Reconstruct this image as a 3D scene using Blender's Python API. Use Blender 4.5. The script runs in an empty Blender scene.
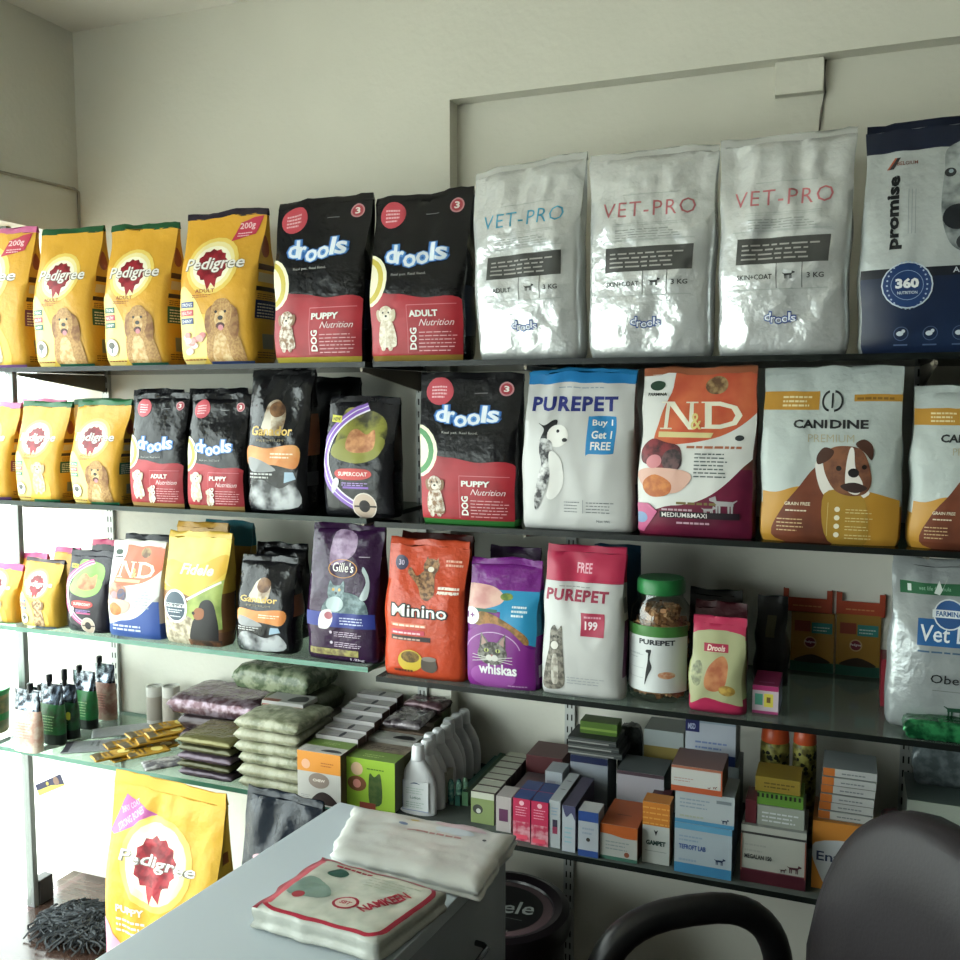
import bpy, bmesh, math, random
from mathutils import Vector, Matrix, noise
from mathutils.geometry import tessellate_polygon
C = bpy.context.scene.collection
PI = math.pi
rnd = random.Random(7)

# ---------------------------------------------------------------- camera
CAM = Vector((0, 0, 1.5)); FOC = 945.0; YAW = 0.3721; PITCH = 0.0853
FW = Vector((-math.sin(YAW)*math.cos(PITCH), math.cos(YAW)*math.cos(PITCH), -math.sin(PITCH)))
RT = Vector((math.cos(YAW), math.sin(YAW), 0)); UP = RT.cross(FW)
def P(px, py, Y):
    d = FW*FOC + RT*(px-480) + UP*(480-py); return CAM + d*(Y/d.y)
def PX(px, py, X):
    d = FW*FOC + RT*(px-480) + UP*(480-py); return CAM + d*(X/d.x)
def PZ(px, py, z):
    d = FW*FOC + RT*(px-480) + UP*(480-py); return CAM + d*((z-CAM.z)/d.z)
def XA(px, z, Y):
    A = FW*FOC + RT*(px-480); zz = z-CAM.z
    b = (A.z*Y - A.y*zz)/(UP.y*zz - UP.z*Y); d = A + UP*b
    return d.x*Y/d.y

# ---------------------------------------------------------------- materials
def lin(h):
    h = h.lstrip('#'); o = []
    for i in (0, 2, 4):
        c = int(h[i:i+2], 16)/255; o.append(c/12.92 if c <= .04045 else ((c+.055)/1.055)**2.4)
    return (*o, 1)
def dim_(h, k):
    r, g, b, _ = lin(h); y = .3*r+.59*g+.11*b; s = .92 if k < 1 else 1
    return (*[(y+(c-y)*s)*k for c in (r, g, b)], 1)
MC = {}
def M(col, r=.38, m=0., c2=None, s=60., b=0., bs=40., spec=.28, tr=0., kf=.78):
    k = (col, r, m, c2, s, b, bs, spec, tr, kf)
    if k in MC: return MC[k]
    mt = bpy.data.materials.new('surface'); mt.use_nodes = True; nt = mt.node_tree
    p = nt.nodes['Principled BSDF']; lin = lambda h: dim_(h, kf)
    p.inputs['Base Color'].default_value = lin(col); p.inputs['Roughness'].default_value = r
    p.inputs['Metallic'].default_value = m; p.inputs['Specular IOR Level'].default_value = spec
    if tr: p.inputs['Transmission Weight'].default_value = tr
    tc = nt.nodes.new('ShaderNodeTexCoord')
    if c2:
        n = nt.nodes.new('ShaderNodeTexNoise'); n.inputs['Scale'].default_value = s; n.inputs['Detail'].default_value = 3
        rp = nt.nodes.new('ShaderNodeValToRGB'); rp.color_ramp.elements[0].position = .4; rp.color_ramp.elements[1].position = .6
        rp.color_ramp.elements[0].color = lin(col); rp.color_ramp.elements[1].color = lin(c2)
        nt.links.new(tc.outputs['Object'], n.inputs['Vector']); nt.links.new(n.outputs['Fac'], rp.inputs['Fac'])
        nt.links.new(rp.outputs['Color'], p.inputs['Base Color'])
    if b:
        n = nt.nodes.new('ShaderNodeTexNoise'); n.inputs['Scale'].default_value = bs; n.inputs['Detail'].default_value = 3
        bp = nt.nodes.new('ShaderNodeBump'); bp.inputs['Strength'].default_value = b; bp.inputs['Distance'].default_value = .01
        nt.links.new(tc.outputs['Object'], n.inputs['Vector']); nt.links.new(n.outputs['Fac'], bp.inputs['Height'])
        nt.links.new(bp.outputs['Normal'], p.inputs['Normal'])
    MC[k] = mt; return mt
def glassmat(tint, rough=.02, ior=1.45, base=.0, dust=0.):
    k = ('glass', tint, rough, ior, base, dust)
    if k in MC: return MC[k]
    mt = bpy.data.materials.new('clear_glass'); mt.use_nodes = True; nt = mt.node_tree; nt.nodes.clear()
    o = nt.nodes.new('ShaderNodeOutputMaterial'); t = nt.nodes.new('ShaderNodeBsdfTransparent'); t.inputs[0].default_value = lin(tint)
    g = nt.nodes.new('ShaderNodeBsdfGlossy'); g.inputs['Roughness'].default_value = rough
    lw = nt.nodes.new('ShaderNodeLayerWeight'); lw.inputs[0].default_value = .5
    pw = nt.nodes.new('ShaderNodeMath'); pw.operation = 'POWER'; pw.inputs[1].default_value = 5.0; nt.links.new(lw.outputs['Facing'], pw.inputs[0])
    f = nt.nodes.new('ShaderNodeMath'); f.operation = 'MULTIPLY_ADD'; f.inputs[1].default_value = .55; f.inputs[2].default_value = (ior-1)**2/(ior+1)**2; nt.links.new(pw.outputs[0], f.inputs[0])
    m = nt.nodes.new('ShaderNodeMixShader')
    if base:
        a = nt.nodes.new('ShaderNodeMath'); a.operation = 'ADD'; a.inputs[1].default_value = base; a.use_clamp = True
        nt.links.new(f.outputs[0], a.inputs[0]); nt.links.new(a.outputs[0], m.inputs[0])
    else: nt.links.new(f.outputs[0], m.inputs[0])
    nt.links.new(t.outputs[0], m.inputs[1]); nt.links.new(g.outputs[0], m.inputs[2]); nt.links.new(m.outputs[0], o.inputs[0])
    if dust:
        df = nt.nodes.new('ShaderNodeBsdfDiffuse'); df.inputs[0].default_value = lin('#b9c4be'); m2 = nt.nodes.new('ShaderNodeMixShader'); m2.inputs[0].default_value = dust
        nt.links.new(m.outputs[0], m2.inputs[1]); nt.links.new(df.outputs[0], m2.inputs[2]); nt.links.new(m2.outputs[0], o.inputs[0])
    MC[k] = mt; return mt

# ---------------------------------------------------------------- mesh builder
class MB:
    def __init__(s): s.v = []; s.f = []; s.m = []; s.mats = []
    def mi(s, mat):
        if mat not in s.mats: s.mats.append(mat)
        return s.mats.index(mat)
    def face(s, pts, mat):
        i = len(s.v); s.v.extend([tuple(p) for p in pts]); s.f.append(tuple(range(i, i+len(pts)))); s.m.append(s.mi(mat))
    def grid(s, rings, mat, closed=True, cap0=False, cap1=False, matf=None, tri=False):
        i0 = len(s.v); n = len(rings[0])
        for r in rings: s.v.extend([tuple(p) for p in r])
        for j in range(len(rings)-1):
            for i in range(n if closed else n-1):
                a = i0+j*n+i; b = i0+j*n+(i+1) % n
                k = s.mi(matf(j, i) if matf else mat)
                if tri: s.f.append((a, b, b+n)); s.f.append((a, b+n, a+n)); s.m += [k, k]
                else: s.f.append((a, b, b+n, a+n)); s.m.append(k)
        if cap0: s.f.append(tuple(i0+i for i in reversed(range(n)))); s.m.append(s.mi(matf(0, 0) if matf else mat))
        if cap1: s.f.append(tuple(i0+(len(rings)-1)*n+i for i in range(n))); s.m.append(s.mi(matf(len(rings)-2, 0) if matf else mat))
    def box(s, x0, x1, y0, y1, z0, z1, mat, T=None):
        c = [Vector((x, y, z)) for z in (z0, z1) for x, y in ((x0, y0), (x1, y0), (x1, y1), (x0, y1))]
        if T: c = [T @ p for p in c]
        i = len(s.v); s.v.extend([tuple(p) for p in c])
        for f in ((3, 2, 1, 0), (4, 5, 6, 7), (0, 1, 5, 4), (1, 2, 6, 5), (2, 3, 7, 6), (3, 0, 4, 7)):
            s.f.append(tuple(i+k for k in f)); s.m.append(s.mi(mat))
    def lathe(s, prof, mat, n=28, sx=1., sy=1., ctr=(0, 0, 0), cap0=True, cap1=True, matf=None):
        s.grid([[(ctr[0]+r*sx*math.cos(2*PI*i/n), ctr[1]+r*sy*math.sin(2*PI*i/n), ctr[2]+z) for i in range(n)] for r, z in prof], mat, True, cap0, cap1, matf)
    def tube(s, pts, r, mat, n=8, sq=1.):
        pts = [Vector(p) for p in pts]; rings = []
        up = Vector((0, 0, 1))
        for i, p in enumerate(pts):
            t = (pts[min(i+1, len(pts)-1)]-pts[max(i-1, 0)]).normalized()
            a = t.cross(up)
            if a.length < .05: a = t.cross(Vector((1, 0, 0)))
            a.normalize(); b = t.cross(a)
            rr = r[i] if isinstance(r, (list, tuple)) else r
            rings.append([p + a*rr*math.cos(2*PI*k/n) + b*rr*sq*math.sin(2*PI*k/n) for k in range(n)])
        s.grid(rings, mat, True, True, True)
    def build(s, name, parent=None, smooth=True, loc=None, rz=0, bevel=0, seg=2, ang=.6):
        me = bpy.data.meshes.new(name); me.from_pydata(s.v, [], s.f); me.update()
        for m in s.mats: me.materials.append(m)
        me.polygons.foreach_set('material_index', s.m)
        bm = bmesh.new(); bm.from_mesh(me)
        bmesh.ops.remove_doubles(bm, verts=bm.verts, dist=3e-6)
        if bevel:
            ed = [e for e in bm.edges if len(e.link_faces) == 2 and e.calc_face_angle(0) > .5]
            bmesh.ops.bevel(bm, geom=ed, offset=bevel, segments=seg, affect='EDGES', profile=.6)
        for f in bm.faces: f.smooth = smooth
        if smooth:
            for e in bm.edges:
                if len(e.link_faces) == 2 and e.calc_face_angle(0) > ang: e.smooth = False
        bm.to_mesh(me); bm.free()
        o = bpy.data.objects.new(name, me); C.objects.link(o)
        if parent: o.parent = parent
        if loc is not None: o.location = loc
        if rz: o.rotation_euler[2] = rz
        return o
def tag(o, label=None, cat=None, group=None, kind=None):
    if label: o['label'] = label
    if cat: o['category'] = cat
    if group: o['group'] = group
    if kind: o['kind'] = kind
    return o
def empty(name, loc, rz=0, label=None, cat=None, group=None):
    o = bpy.data.objects.new(name, None); C.objects.link(o); o.location = loc; o.rotation_euler = (0, 0, rz)
    o.empty_display_size = .02
    return tag(o, label, cat, group)
def struct(o): o['kind'] = 'structure'; return o

# ---------------------------------------------------------------- printed sheets
TC = {}
def textmesh(t, bold=0., shear=0., sp=1.):
    k = (t, bold, shear, sp)
    if k in TC: return TC[k]
    cu = bpy.data.curves.new('lettering', 'FONT'); cu.body = t; cu.resolution_u = 2; cu.offset = bold; cu.shear = shear; cu.space_character = sp
    ob = bpy.data.objects.new('lettering', cu)
    me = bpy.data.meshes.new_from_object(ob)
    tr = []
    me.calc_loop_triangles()
    for lt in me.loop_triangles:
        tr.append([(me.vertices[i].co.x, me.vertices[i].co.y) for i in lt.vertices])
    bpy.data.objects.remove(ob); bpy.data.curves.remove(cu); bpy.data.meshes.remove(me)
    xs = [p[0] for q in tr for p in q] or [0, 1]; ys = [p[1] for q in tr for p in q] or [0, 1]
    x0, x1, y0, y1 = min(xs), max(xs), min(ys), max(ys)
    tr = [[((x-x0)/(x1-x0), (y-y0)/(y1-y0)) for x, y in q] for q in tr]
    TC[k] = (tr, (x1-x0)/(y1-y0)); return TC[k]
def cr(pts, n=5):
    o = []; N = len(pts)
    for i in range(N):
        p0, p1, p2, p3 = (Vector(pts[(i+k-1) % N]) for k in range(4))
        for j in range(n):
            t = j/n
            o.append(tuple(.5*((2*p1)+(p2-p0)*t+(2*p0-5*p1+4*p2-p3)*t*t+(3*p1-p0-3*p2+p3)*t**3)))
    return o
def clip(poly, ax, a, hi):
    o = []; n = len(poly)
    for i in range(n):
        p, q = poly[i], poly[(i+1) % n]
        pi = (p[ax] <= a) if hi else (p[ax] >= a); qi = (q[ax] <= a) if hi else (q[ax] >= a)
        if pi: o.append(p)
        if pi != qi:
            t = (a-p[ax])/(q[ax]-p[ax]); o.append((p[0]+(q[0]-p[0])*t, p[1]+(q[1]-p[1])*t))
    return o
class Sheet:
    """a printed face: artwork drawn in 0..1 coordinates and cut along the face's own grid"""
    def __init__(s, G, asp, off=.0005):
        s.G = G; s.nv = len(G)-1; s.nu = len(G[0])-1; s.asp = asp; s.it = []; s.off = off
        s.N = []
        for j in range(s.nv+1):
            row = []
            for i in range(s.nu+1):
                du = Vector(G[j][min(i+1, s.nu)])-Vector(G[j][max(i-1, 0)]); dv = Vector(G[min(j+1, s.nv)][i])-Vector(G[max(j-1, 0)][i])
                n = du.cross(dv); n = n.normalized() if n.length > 1e-12 else Vector((0, -1, 0)); row.append(n)
            s.N.append(row)
    def at(s, u, v, off, i, j, low):
        a = u*s.nu-i; b = v*s.nv-j
        g = s.G; n = s.N
        def mixv(g):
            A, B, Cc, D = (Vector(g[j][i]), Vector(g[j][i+1]), Vector(g[j+1][i+1]), Vector(g[j+1][i]))
            return A+(B-A)*a+(Cc-B)*b if low else A+(Cc-D)*a+(D-A)*b
        return mixv(g)+mixv(n)*off
    def tri(s, ts, mat): s.it.append((ts, mat))
    def poly(s, pts, mat):
        t3 = [Vector((p[0], p[1], 0)) for p in pts]; ts = []
        for t in tessellate_polygon([t3]):
            q = [tuple(pts[i]) for i in t]
            if (q[1][0]-q[0][0])*(q[2][1]-q[0][1])-(q[1][1]-q[0][1])*(q[2][0]-q[0][0]) < 0: q.reverse()
            ts.append(q)
        s.tri(ts, mat)
    def sm(s, pts, mat, n=5): s.poly(cr(pts, n), mat)
    def rect(s, x0, y0, x1, y1, mat): s.tri([[(x0, y0), (x1, y0), (x1, y1), (x0, y1)]], mat)
    def ell(s, cx, cy, rx, mat, ry=None, rot=0, n=20):
        ry = rx if ry is None else ry; c, q = math.cos(rot), math.sin(rot); pts = []
        for i in range(n):
            a = 2*PI*i/n; x, y = rx*math.cos(a), ry*math.sin(a); pts.append((cx+(x*c-y*q), cy+(x*q+y*c)*s.asp))
        s.tri([pts], mat)
    def ring(s, cx, cy, r0, r1, mat, n=24, a0=0, a1=2*PI, ey=1.):
        ts = []
        for i in range(n):
            a, b = a0+(a1-a0)*i/n, a0+(a1-a0)*(i+1)/n
            f = lambda r, t: (cx+r*math.cos(t), cy+r*ey*math.sin(t)*s.asp)
            ts.append([f(r0, a), f(r1, a), f(r1, b), f(r0, b)])
        s.tri(ts, mat)
    def txt(s, t, x0, y0, x1, y1, mat, bold=0., shear=0., rot=0, sp=1., arc=0.):
        tr, _ = textmesh(t, bold, shear, sp)
        f = lambda x, y: (x0+x*(x1-x0), y0+(y+arc*4*x*(1-x))*(y1-y0))
        if rot == 90: f = lambda x, y: (x1-y*(x1-x0), y0+x*(y1-y0))
        elif rot:
            cx, cy = (x0+x1)/2, (y0+y1)/2; c, q = math.cos(math.radians(rot)), math.sin(math.radians(rot))
            def f(x, y):
                X = (x-.5)*(x1-x0); Y = (y-.5)*(y1-y0)/s.asp
                return (cx+X*c-Y*q, cy+(X*q+Y*c)*s.asp)
        s.tri([[f(*p) for p in q] for q in tr], mat)
    def lines(s, x0, y0, x1, y1, n, mat, th=.4, seed=1):
        r = random.Random(seed); ts = []; h = (y1-y0)/n
        for i in range(n):
            y = y1-(i+1)*h; x = x0; e = x1-(x1-x0)*r.uniform(0, .25)
            while x < e:
                w = (x1-x0)*r.uniform(.06, .2); ts.append([(x, y), (min(x+w, e), y), (min(x+w, e), y+h*th), (x, y+h*th)]); x += w+(x1-x0)*.03
        s.tri(ts, mat)
    def T(s, cx, cy, k): return lambda x, y: (cx+x*k, cy+y*k*s.asp)
    def emit(s, mb):
        off = s.off
        for ts, mat in s.it:
            for t in ts:
                u0 = max(0, min(p[0] for p in t)); u1 = min(1, max(p[0] for p in t)); v0 = max(0, min(p[1] for p in t)); v1 = min(1, max(p[1] for p in t))
                if u1 <= u0 or v1 <= v0: continue
                for i in range(int(u0*s.nu), min(int(math.ceil(u1*s.nu-1e-9)), s.nu)):
                    a = clip(clip(t, 0, i/s.nu, False), 0, (i+1)/s.nu, True)
                    if len(a) < 3: continue
                    for j in range(int(v0*s.nv), min(int(math.ceil(v1*s.nv-1e-9)), s.nv)):
                        b = clip(clip(a, 1, j/s.nv, False), 1, (j+1)/s.nv, True)
                        if len(b) < 3: continue
                        ok = lambda q: len(q) > 2 and abs(sum(q[k][0]*q[(k+1) % len(q)][1]-q[(k+1) % len(q)][0]*q[k][1] for k in range(len(q)))) > 1e-9
                        for low in (True, False):
                            c = []; m = len(b)
                            for k in range(m):
                                p, q = b[k], b[(k+1) % m]; dp = (p[0]*s.nu-i)-(p[1]*s.nv-j); dq = (q[0]*s.nu-i)-(q[1]*s.nv-j)
                                if not low: dp, dq = -dp, -dq
                                if dp >= 0: c.append(p)
                                if (dp > 0) != (dq > 0) and dp != dq and dp*dq != 0: t_ = dp/(dp-dq); c.append((p[0]+(q[0]-p[0])*t_, p[1]+(q[1]-p[1])*t_))
                            if ok(c): mb.face([s.at(p[0], p[1], off, i, j, low) for p in c], mat)
            off += .00007

# ---------------------------------------------------------------- bags
def sst(t): t = max(0, min(1, t)); return t*t*(3-2*t)
def bag(name, label, group, x0, x1, ytop, zs, Y=1.895, D=.1, base='#e8b411', bands=None, seal=None, sealh=.016, art=None, side=None,
        lside=None, amp=.0025, foil=0., seed=0, lean=.01, topw=1.02, skew=0., tilt=0., rough=.36, metal=0., nu=14, nv=22, vt=.5, cat='food bag',
        world=None, tw=.012, yaw=0, mat=None, waist=.02):
    if world: X0, X1, h = world
    else:
        X0, X1 = XA(x0, zs, Y), XA(x1, zs, Y); h = P((x0+x1)/2+skew*0, ytop, Y+D/2+lean).z-zs
    w = (X1-X0)*1.03; seal_m = M(seal, rough, metal) if seal else None
    h1 = h-sealh
    root = empty(name, ((X0+X1)/2, Y+D/2*.78, zs+.0006), yaw, label, cat, group)
    bm_ = mat or M(base, rough, metal, b=.25 if not foil else .35, bs=35)
    bd = [(v, M(c, rough, metal)) for v, c in (bands or [])]
    ns = 4; nb = 6; rings = []
    topn = lambda x: 0.007*noise.noise((x*22, seed*1.9, 3))+.002*noise.noise((x*60, seed, 1))
    for j in range(nv+1):
        v = j/nv; z = h1*v
        t = D*(.9+.12*math.sin(PI*min(v/.55, 1)))
        k = sst((v-vt)/(1-vt)); t = t*(1-k)+tw*k
        e = .86+.14*min(1, v/.05); t *= e
        hw = w/2*((1+(topw-1)*v))*(1-waist*math.sin(PI*v)+.03*noise.noise((v*5, seed*1.3, 0)))*(.97+.03*min(1, v/.04))
        cy = lean*v*v; cx = skew*v+.006*noise.noise((v*4, seed*2.3, 5))*math.sin(PI*v)
        ring = []
        def wr(x, z, sgn):
            n1 = noise.noise((x*14+seed*3.1, z*11, seed)); n2 = 1-abs(noise.noise((x*16+seed, z*9-x*8, seed+5)))*2
            n3 = 1-abs(noise.noise((x*30+z*22, z*20, seed+9)))*2
            return (amp*(n1*.8+n2*.7)+foil*(n2*.7+n3*.5+1.5*(1-2*abs(noise.noise((x*17+seed, z*3.2, seed+2))))*sst((v-.45)/.3)))*(.35+.9*v)*(1 if v > .02 else .3)*(1-.8*sst((v-.93)/.07))
        for i in range(nu+1):
            u = -1+2*i/nu; x = hw*u
            y = -t/2*(.74+.26*(1-u**4))-wr(x, z, 1)*(1-.55*abs(u)**6)
            ring.append((x+cx, y+cy, z+tilt*x*v+topn(x)*sst((v-.8)/.2)))
        tuck = .0+.5*k
        for i in range(1, ns):
            q = i/ns; yy = -t/2*.74+t*.74*q; ring.append((hw*(1-.0*k)-tuck*min(t, .05)*math.sin(PI*q)*.6+.006*math.sin(PI*q)*(1-k)+cx, yy+cy, z+tilt*hw*v))
        for i in range(nb+1):
            u = 1-2*i/nb; ring.append((hw*u+cx, t/2*(.74+.26*(1-u**4))+cy, z+tilt*hw*u*v))
        for i in range(1, ns):
            q = i/ns; yy = t/2*.74-t*.74*q; ring.append((-hw+tuck*min(t, .05)*math.sin(PI*q)*.6-.006*math.sin(PI*q)*(1-k)+cx, yy+cy, z-tilt*hw*v))
        rings.append(ring)
    def mf(j, i):
        v = (j+.5)/nv
        for vm, m_ in bd:
            if v < vm: return m_
        return bm_
    mb = MB(); mb.grid(rings, bm_, True, True, True, mf, True)
    G = [[r[i] for i in range(nu+1)] for r in rings]
    if art:
        S = Sheet(G, w/h1); art(S); S.emit(mb)
    if side:
        G2 = [[r[i] for i in range(nu, nu+ns+1)] for r in rings]; S = Sheet(G2, D/h1); side(S); S.emit(mb)
    if lside:
        n_ = len(rings[0]); G3 = [[r[(n_-ns+i) % n_] for i in range(ns+1)] for r in rings]; S = Sheet(G3, D/h1); lside(S); S.emit(mb)
    mb.build('body', root, ang=1.2)
    # flat crimped strip across the top
    tb = MB(); hw = w/2*topw*1.0; n = 16; fr = []; bk = []
    sm_ = seal_m or bm_
    for j in range(4):
        zz = h1-.002+sealh*j/3; rf = []; ra = []
        for i in range(n+1):
            u = -1+2*i/n; x = hw*u; yy = lean+.0025*math.sin(u*5+seed)*j/3+.0015*noise.noise((x*40, seed, j))
            zj = zz+tilt*x+topn(x)
            rf.append((x+skew, yy-(tw*.42*(1-j/3)+.0014), zj)); ra.append((x+skew, yy+(tw*.42*(1-j/3)+.0014), zj))
        fr.append(rf+ra[::-1])
    tb.grid(fr, sm_, True, True, True)
    tb.build('top_seal', root, ang=1.2)
    return root, (X0, X1, h)
WORLD = 11.2; EXPO = 0.12
# ---------------------------------------------------------------- printed artwork
INK = lambda c, r=.4: M(c, r)
W_ = '#f2efe8'; K_ = '#15151a'
def goldie(S, cx, cy, k, fur='#c99a55', fur2='#a87a3e', ear='#8a5628', pale='#e3c48d', tongue=True):
    T = S.T(cx, cy, k)
    f = M(fur, .5, c2=fur2, s=190); e = M(ear, .5, c2=fur2, s=80); p = M(pale, .5, c2=fur, s=90)
    S.sm([T(-.75, -2.3), T(-.85, -1.3), T(-.6, -.5), T(0, -.2), T(.7, -.4), T(1.05, -1.2), T(1.2, -2.3), T(.2, -2.4)], f)
    S.sm([T(-.45, -2.3), T(-.4, -1.2), T(-.1, -.7), T(.3, -1), T(.45, -1.7), T(.5, -2.3)], p)
    S.sm([T(.35, .55), T(.85, .35), T(1.0, -.5), T(.8, -1.1), T(.45, -.6)], e)
    S.sm([T(-.4, .55), T(-.8, .3), T(-.9, -.4), T(-.7, -.85), T(-.42, -.3)], e)
    S.sm([T(-.5, .5), T(-.2, .85), T(.3, .85), T(.6, .4), T(.55, -.3), T(.2, -.72), T(-.2, -.72), T(-.55, -.3)], f)
    S.ell(*T(0, -.1), .33*k, p, .42*k); S.ell(*T(0, -.43), .25*k, M('#4a2320', .5), .17*k)
    if tongue: S.ell(*T(.02, -.52), .15*k, M('#d98a93', .5), .14*k)
    S.ell(*T(0, -.05), .15*k, M('#2b2420', .4), .11*k)
    for sx in (-1, 1): S.ell(*T(sx*.26, .25), .075*k, M('#201814', .4), .07*k)
def pup(S, cx, cy, k, a='#e4d9c4', b='#b99f7b', nose='#2a2320', leg=True):
    T = S.T(cx, cy, k); f = M(a, .5, c2=b, s=110); d = M(b, .5)
    S.sm([T(-.55, -1.9), T(-.62, -1), T(-.35, -.2), T(.35, -.2), T(.65, -1), T(.7, -1.9), T(0, -2)], f)
    if leg:
        for sx in (-.3, .25): S.sm([T(sx-.15, -2.1), T(sx-.13, -1.1), T(sx+.13, -1.1), T(sx+.17, -2.1)], f)
        S.rect(*T(-.04, -2), *T(.0, -1.2), d)
    S.ell(*T(-.55, .1), .2*k, d, .42*k, .2); S.ell(*T(.55, .1), .2*k, d, .42*k, -.2)
    S.ell(*T(0, .2), .55*k, f, .55*k); S.ell(*T(0, -.02), .26*k, M(a, .5), .22*k)
    S.ell(*T(0, .07), .1*k, M(nose, .4), .08*k)
    for sx in (-1, 1): S.ell(*T(sx*.22, .3), .07*k, M(nose, .4))
def cathead(S, cx, cy, k, a='#8d8a83', b='#4b4741', c='#d9d6cf'):
    T = S.T(cx, cy, k); f = M(a, .5, c2=b, s=120); w = M(c, .5)
    S.sm([T(-.9, -.3), T(-.8, .2), T(-.4, .5), T(.4, .5), T(.8, .2), T(.9, -.3), T(.4, -.75), T(-.4, -.75)], f)
    for sx in (-1, 1):
        S.poly([T(sx*.2, .45), T(sx*.75, 1.05), T(sx*.82, .15)][::sx], f); S.poly([T(sx*.38, .48), T(sx*.68, .88), T(sx*.7, .3)][::sx], M('#b48f86', .5))
        S.ell(*T(sx*.36, .05), .15*k, M('#b9c26a', .3), .11*k); S.ell(*T(sx*.36, .05), .05*k, M(K_, .3), .1*k)
        S.ell(*T(sx*.16, -.38), .22*k, w, .18*k)
        for q in range(3): S.poly([T(sx*.3, -.36-.06*q), T(sx*1.25, -.25-.2*q), T(sx*1.25, -.28-.2*q), T(sx*.3, -.4-.06*q)], w)
    for q in (-.25, 0, .25): S.poly([T(q-.04, .5), T(q, .2), T(q+.04, .5)], M(b, .5))
    S.poly([T(-.1, -.18), T(.1, -.18), T(0, -.3)], M('#b06a68', .4))
def minidog(S, cx, cy, k, m, fl=1):
    T = S.T(cx, cy, k); X = lambda *q: [T(x*fl, y) for x, y in q]
    S.poly(X((-.8, .1), (.5, .1), (.5, .5), (-.8, .45)), m); S.poly(X((.4, .1), (.6, .9), (1.1, .7), (1.05, .5), (.7, .4)), m)
    for q in (-.75, -.5, .2, .42): S.poly(X((q, -.5), (q+.13, -.5), (q+.15, .2), (q-.02, .2)), m)
    S.poly(X((-.8, .3), (-1.1, .55), (-1.05, .6), (-.75, .45)), m)
def burst(S, cx, cy, r, txt, col='#a31a2b', glow='#f6e7a2', x0=.08, x1=.86, th=.055):
    S.ell(cx, cy, r*1.65, M('#f1cf58', .4), r*1.65); S.ell(cx, cy, r*1.42, M(glow, .4), r*1.42)
    S.ell(cx, cy, r*1.2, M('#fbf4d8', .4), r*1.15)
    n = 26; S.poly([(cx+r*(1 if i % 2 else .88)*math.cos(2*PI*i/n), cy+r*(1 if i % 2 else .88)*math.sin(2*PI*i/n)*S.asp) for i in range(n)], M(col, .4, c2='#7d1220', s=50))
    T = S.T(cx, cy, r); S.poly([T(-.35, -.8), T(-.1, -1.45), T(.1, -1.0), T(.38, -1.3), T(.45, -.75)], M(col, .4))
    if txt:
        S.txt(txt, x0, cy-th, x1, cy+th, M('#7c7468', .4), .05, .12); S.txt(txt, x0, cy-th*.94, x1, cy+th*1.02, M(W_, .4), .012, .12)
class Sc:
    '''draws on a sheet with x squeezed by k and shifted by dx'''
    def __init__(s, S, k, dx): s.S = S; s.k = k; s.dx = dx; s.asp = S.asp
    def X(s, x): return 1.3 if x >= 1.05 else x*s.k+s.dx
    def ring(s, cx, cy, a, b, m, *q, **k): s.S.ring(s.X(cx), cy, a*s.k, b*s.k, m, *q, **k)
    def rect(s, a, b, c, d, m): s.S.rect(s.X(a), b, s.X(c), d, m)
    def poly(s, p, m): s.S.poly([(s.X(x), y) for x, y in p], m)
    def sm(s, p, m, n=5): s.S.sm([(s.X(x), y) for x, y in p], m, n)
    def ell(s, cx, cy, rx, m, ry=None, rot=0, n=20): s.S.ell(s.X(cx), cy, rx*s.k, m, (rx if ry is None else ry)*s.k, rot, n)
    def txt(s, t, a, b, c, d, m, *q): s.S.txt(t, s.X(a), b, s.X(c), d, m, *q)
    def lines(s, a, b, c, d, n, m, *q): s.S.lines(s.X(a), b, s.X(c), d, n, m, *q)
    def T(s, cx, cy, k): return lambda x, y: (cx+x*k, cy+y*k*s.asp*s.k)
def art_ped(kind=0, badge='#12604c', tagc='#c62f4c', logo='Pedigree', dogk='gold', num=None):
    def f(S):
        S.ell(.35, .08, .5, M('#f5cb3c', .4), .45); S.sm([(0, .0), (0, .5), (.22, .46), (.38, .3), (.42, .1), (.3, 0)], M('#f7dc7a', .4))
        burst(S, .44, .66, .21, logo)
        if tagc:
            S.poly([(.62, .82), (.9, .86), (.97, .99), (.7, .95)], M(tagc, .4)); S.txt('200g', .69, .89, .88, .945, M('#f0c9cf', .4), .02); S.lines(.68, .85, .86, .885, 2, M('#f0c9cf', .4))
        S.txt('ADULT' if dogk == 'gold' else 'PUPPY', .26, .475, .52, .5, M('#a3551f', .4), .02); S.lines(.22, .445, .48, .47, 2, M('#a3551f', .4))
        for i, c in enumerate((badge, '#c9353f', badge)):
            S.rect(.03, .38-.055*i, .24, .42-.055*i, M(c, .4)); S.txt(('STRONG', 'HEALTHY', 'SHINY')[i], .05, .388-.055*i, .22, .41-.055*i, M(W_, .4))
        if dogk == 'gold': goldie(S, .62, .31, .24)
        elif dogk == 'lamb': pup(S, .6, .33, .2, '#e9d9ad', '#bfae83')
        else: pup(S, .58, .33, .22, '#dbb887', '#8a6238')
        if kind == 1:
            for q in range(14): r_ = random.Random(q); S.ell(.08+.3*r_.random(), .07+.13*r_.random(), .05, M(('#e9a7a0', '#f3d9cf', '#d9837f')[q % 3], .4), .035)
        else:
            S.ell(.17, .13, .12, M('#f6f2e2', .4)); S.ring(.17, .13, .11, .125, M('#9a8a5a', .4)); S.ell(.17, .145, .06, M('#555248', .4), .045); S.rect(.16, .09, .185, .14, M('#3e4a52', .4))
        S.rect(.45, .0, 1, .022, M(badge, .4)); S.lines(.05, .03, .4, .05, 1, M('#a3551f', .4))
    return f
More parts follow.
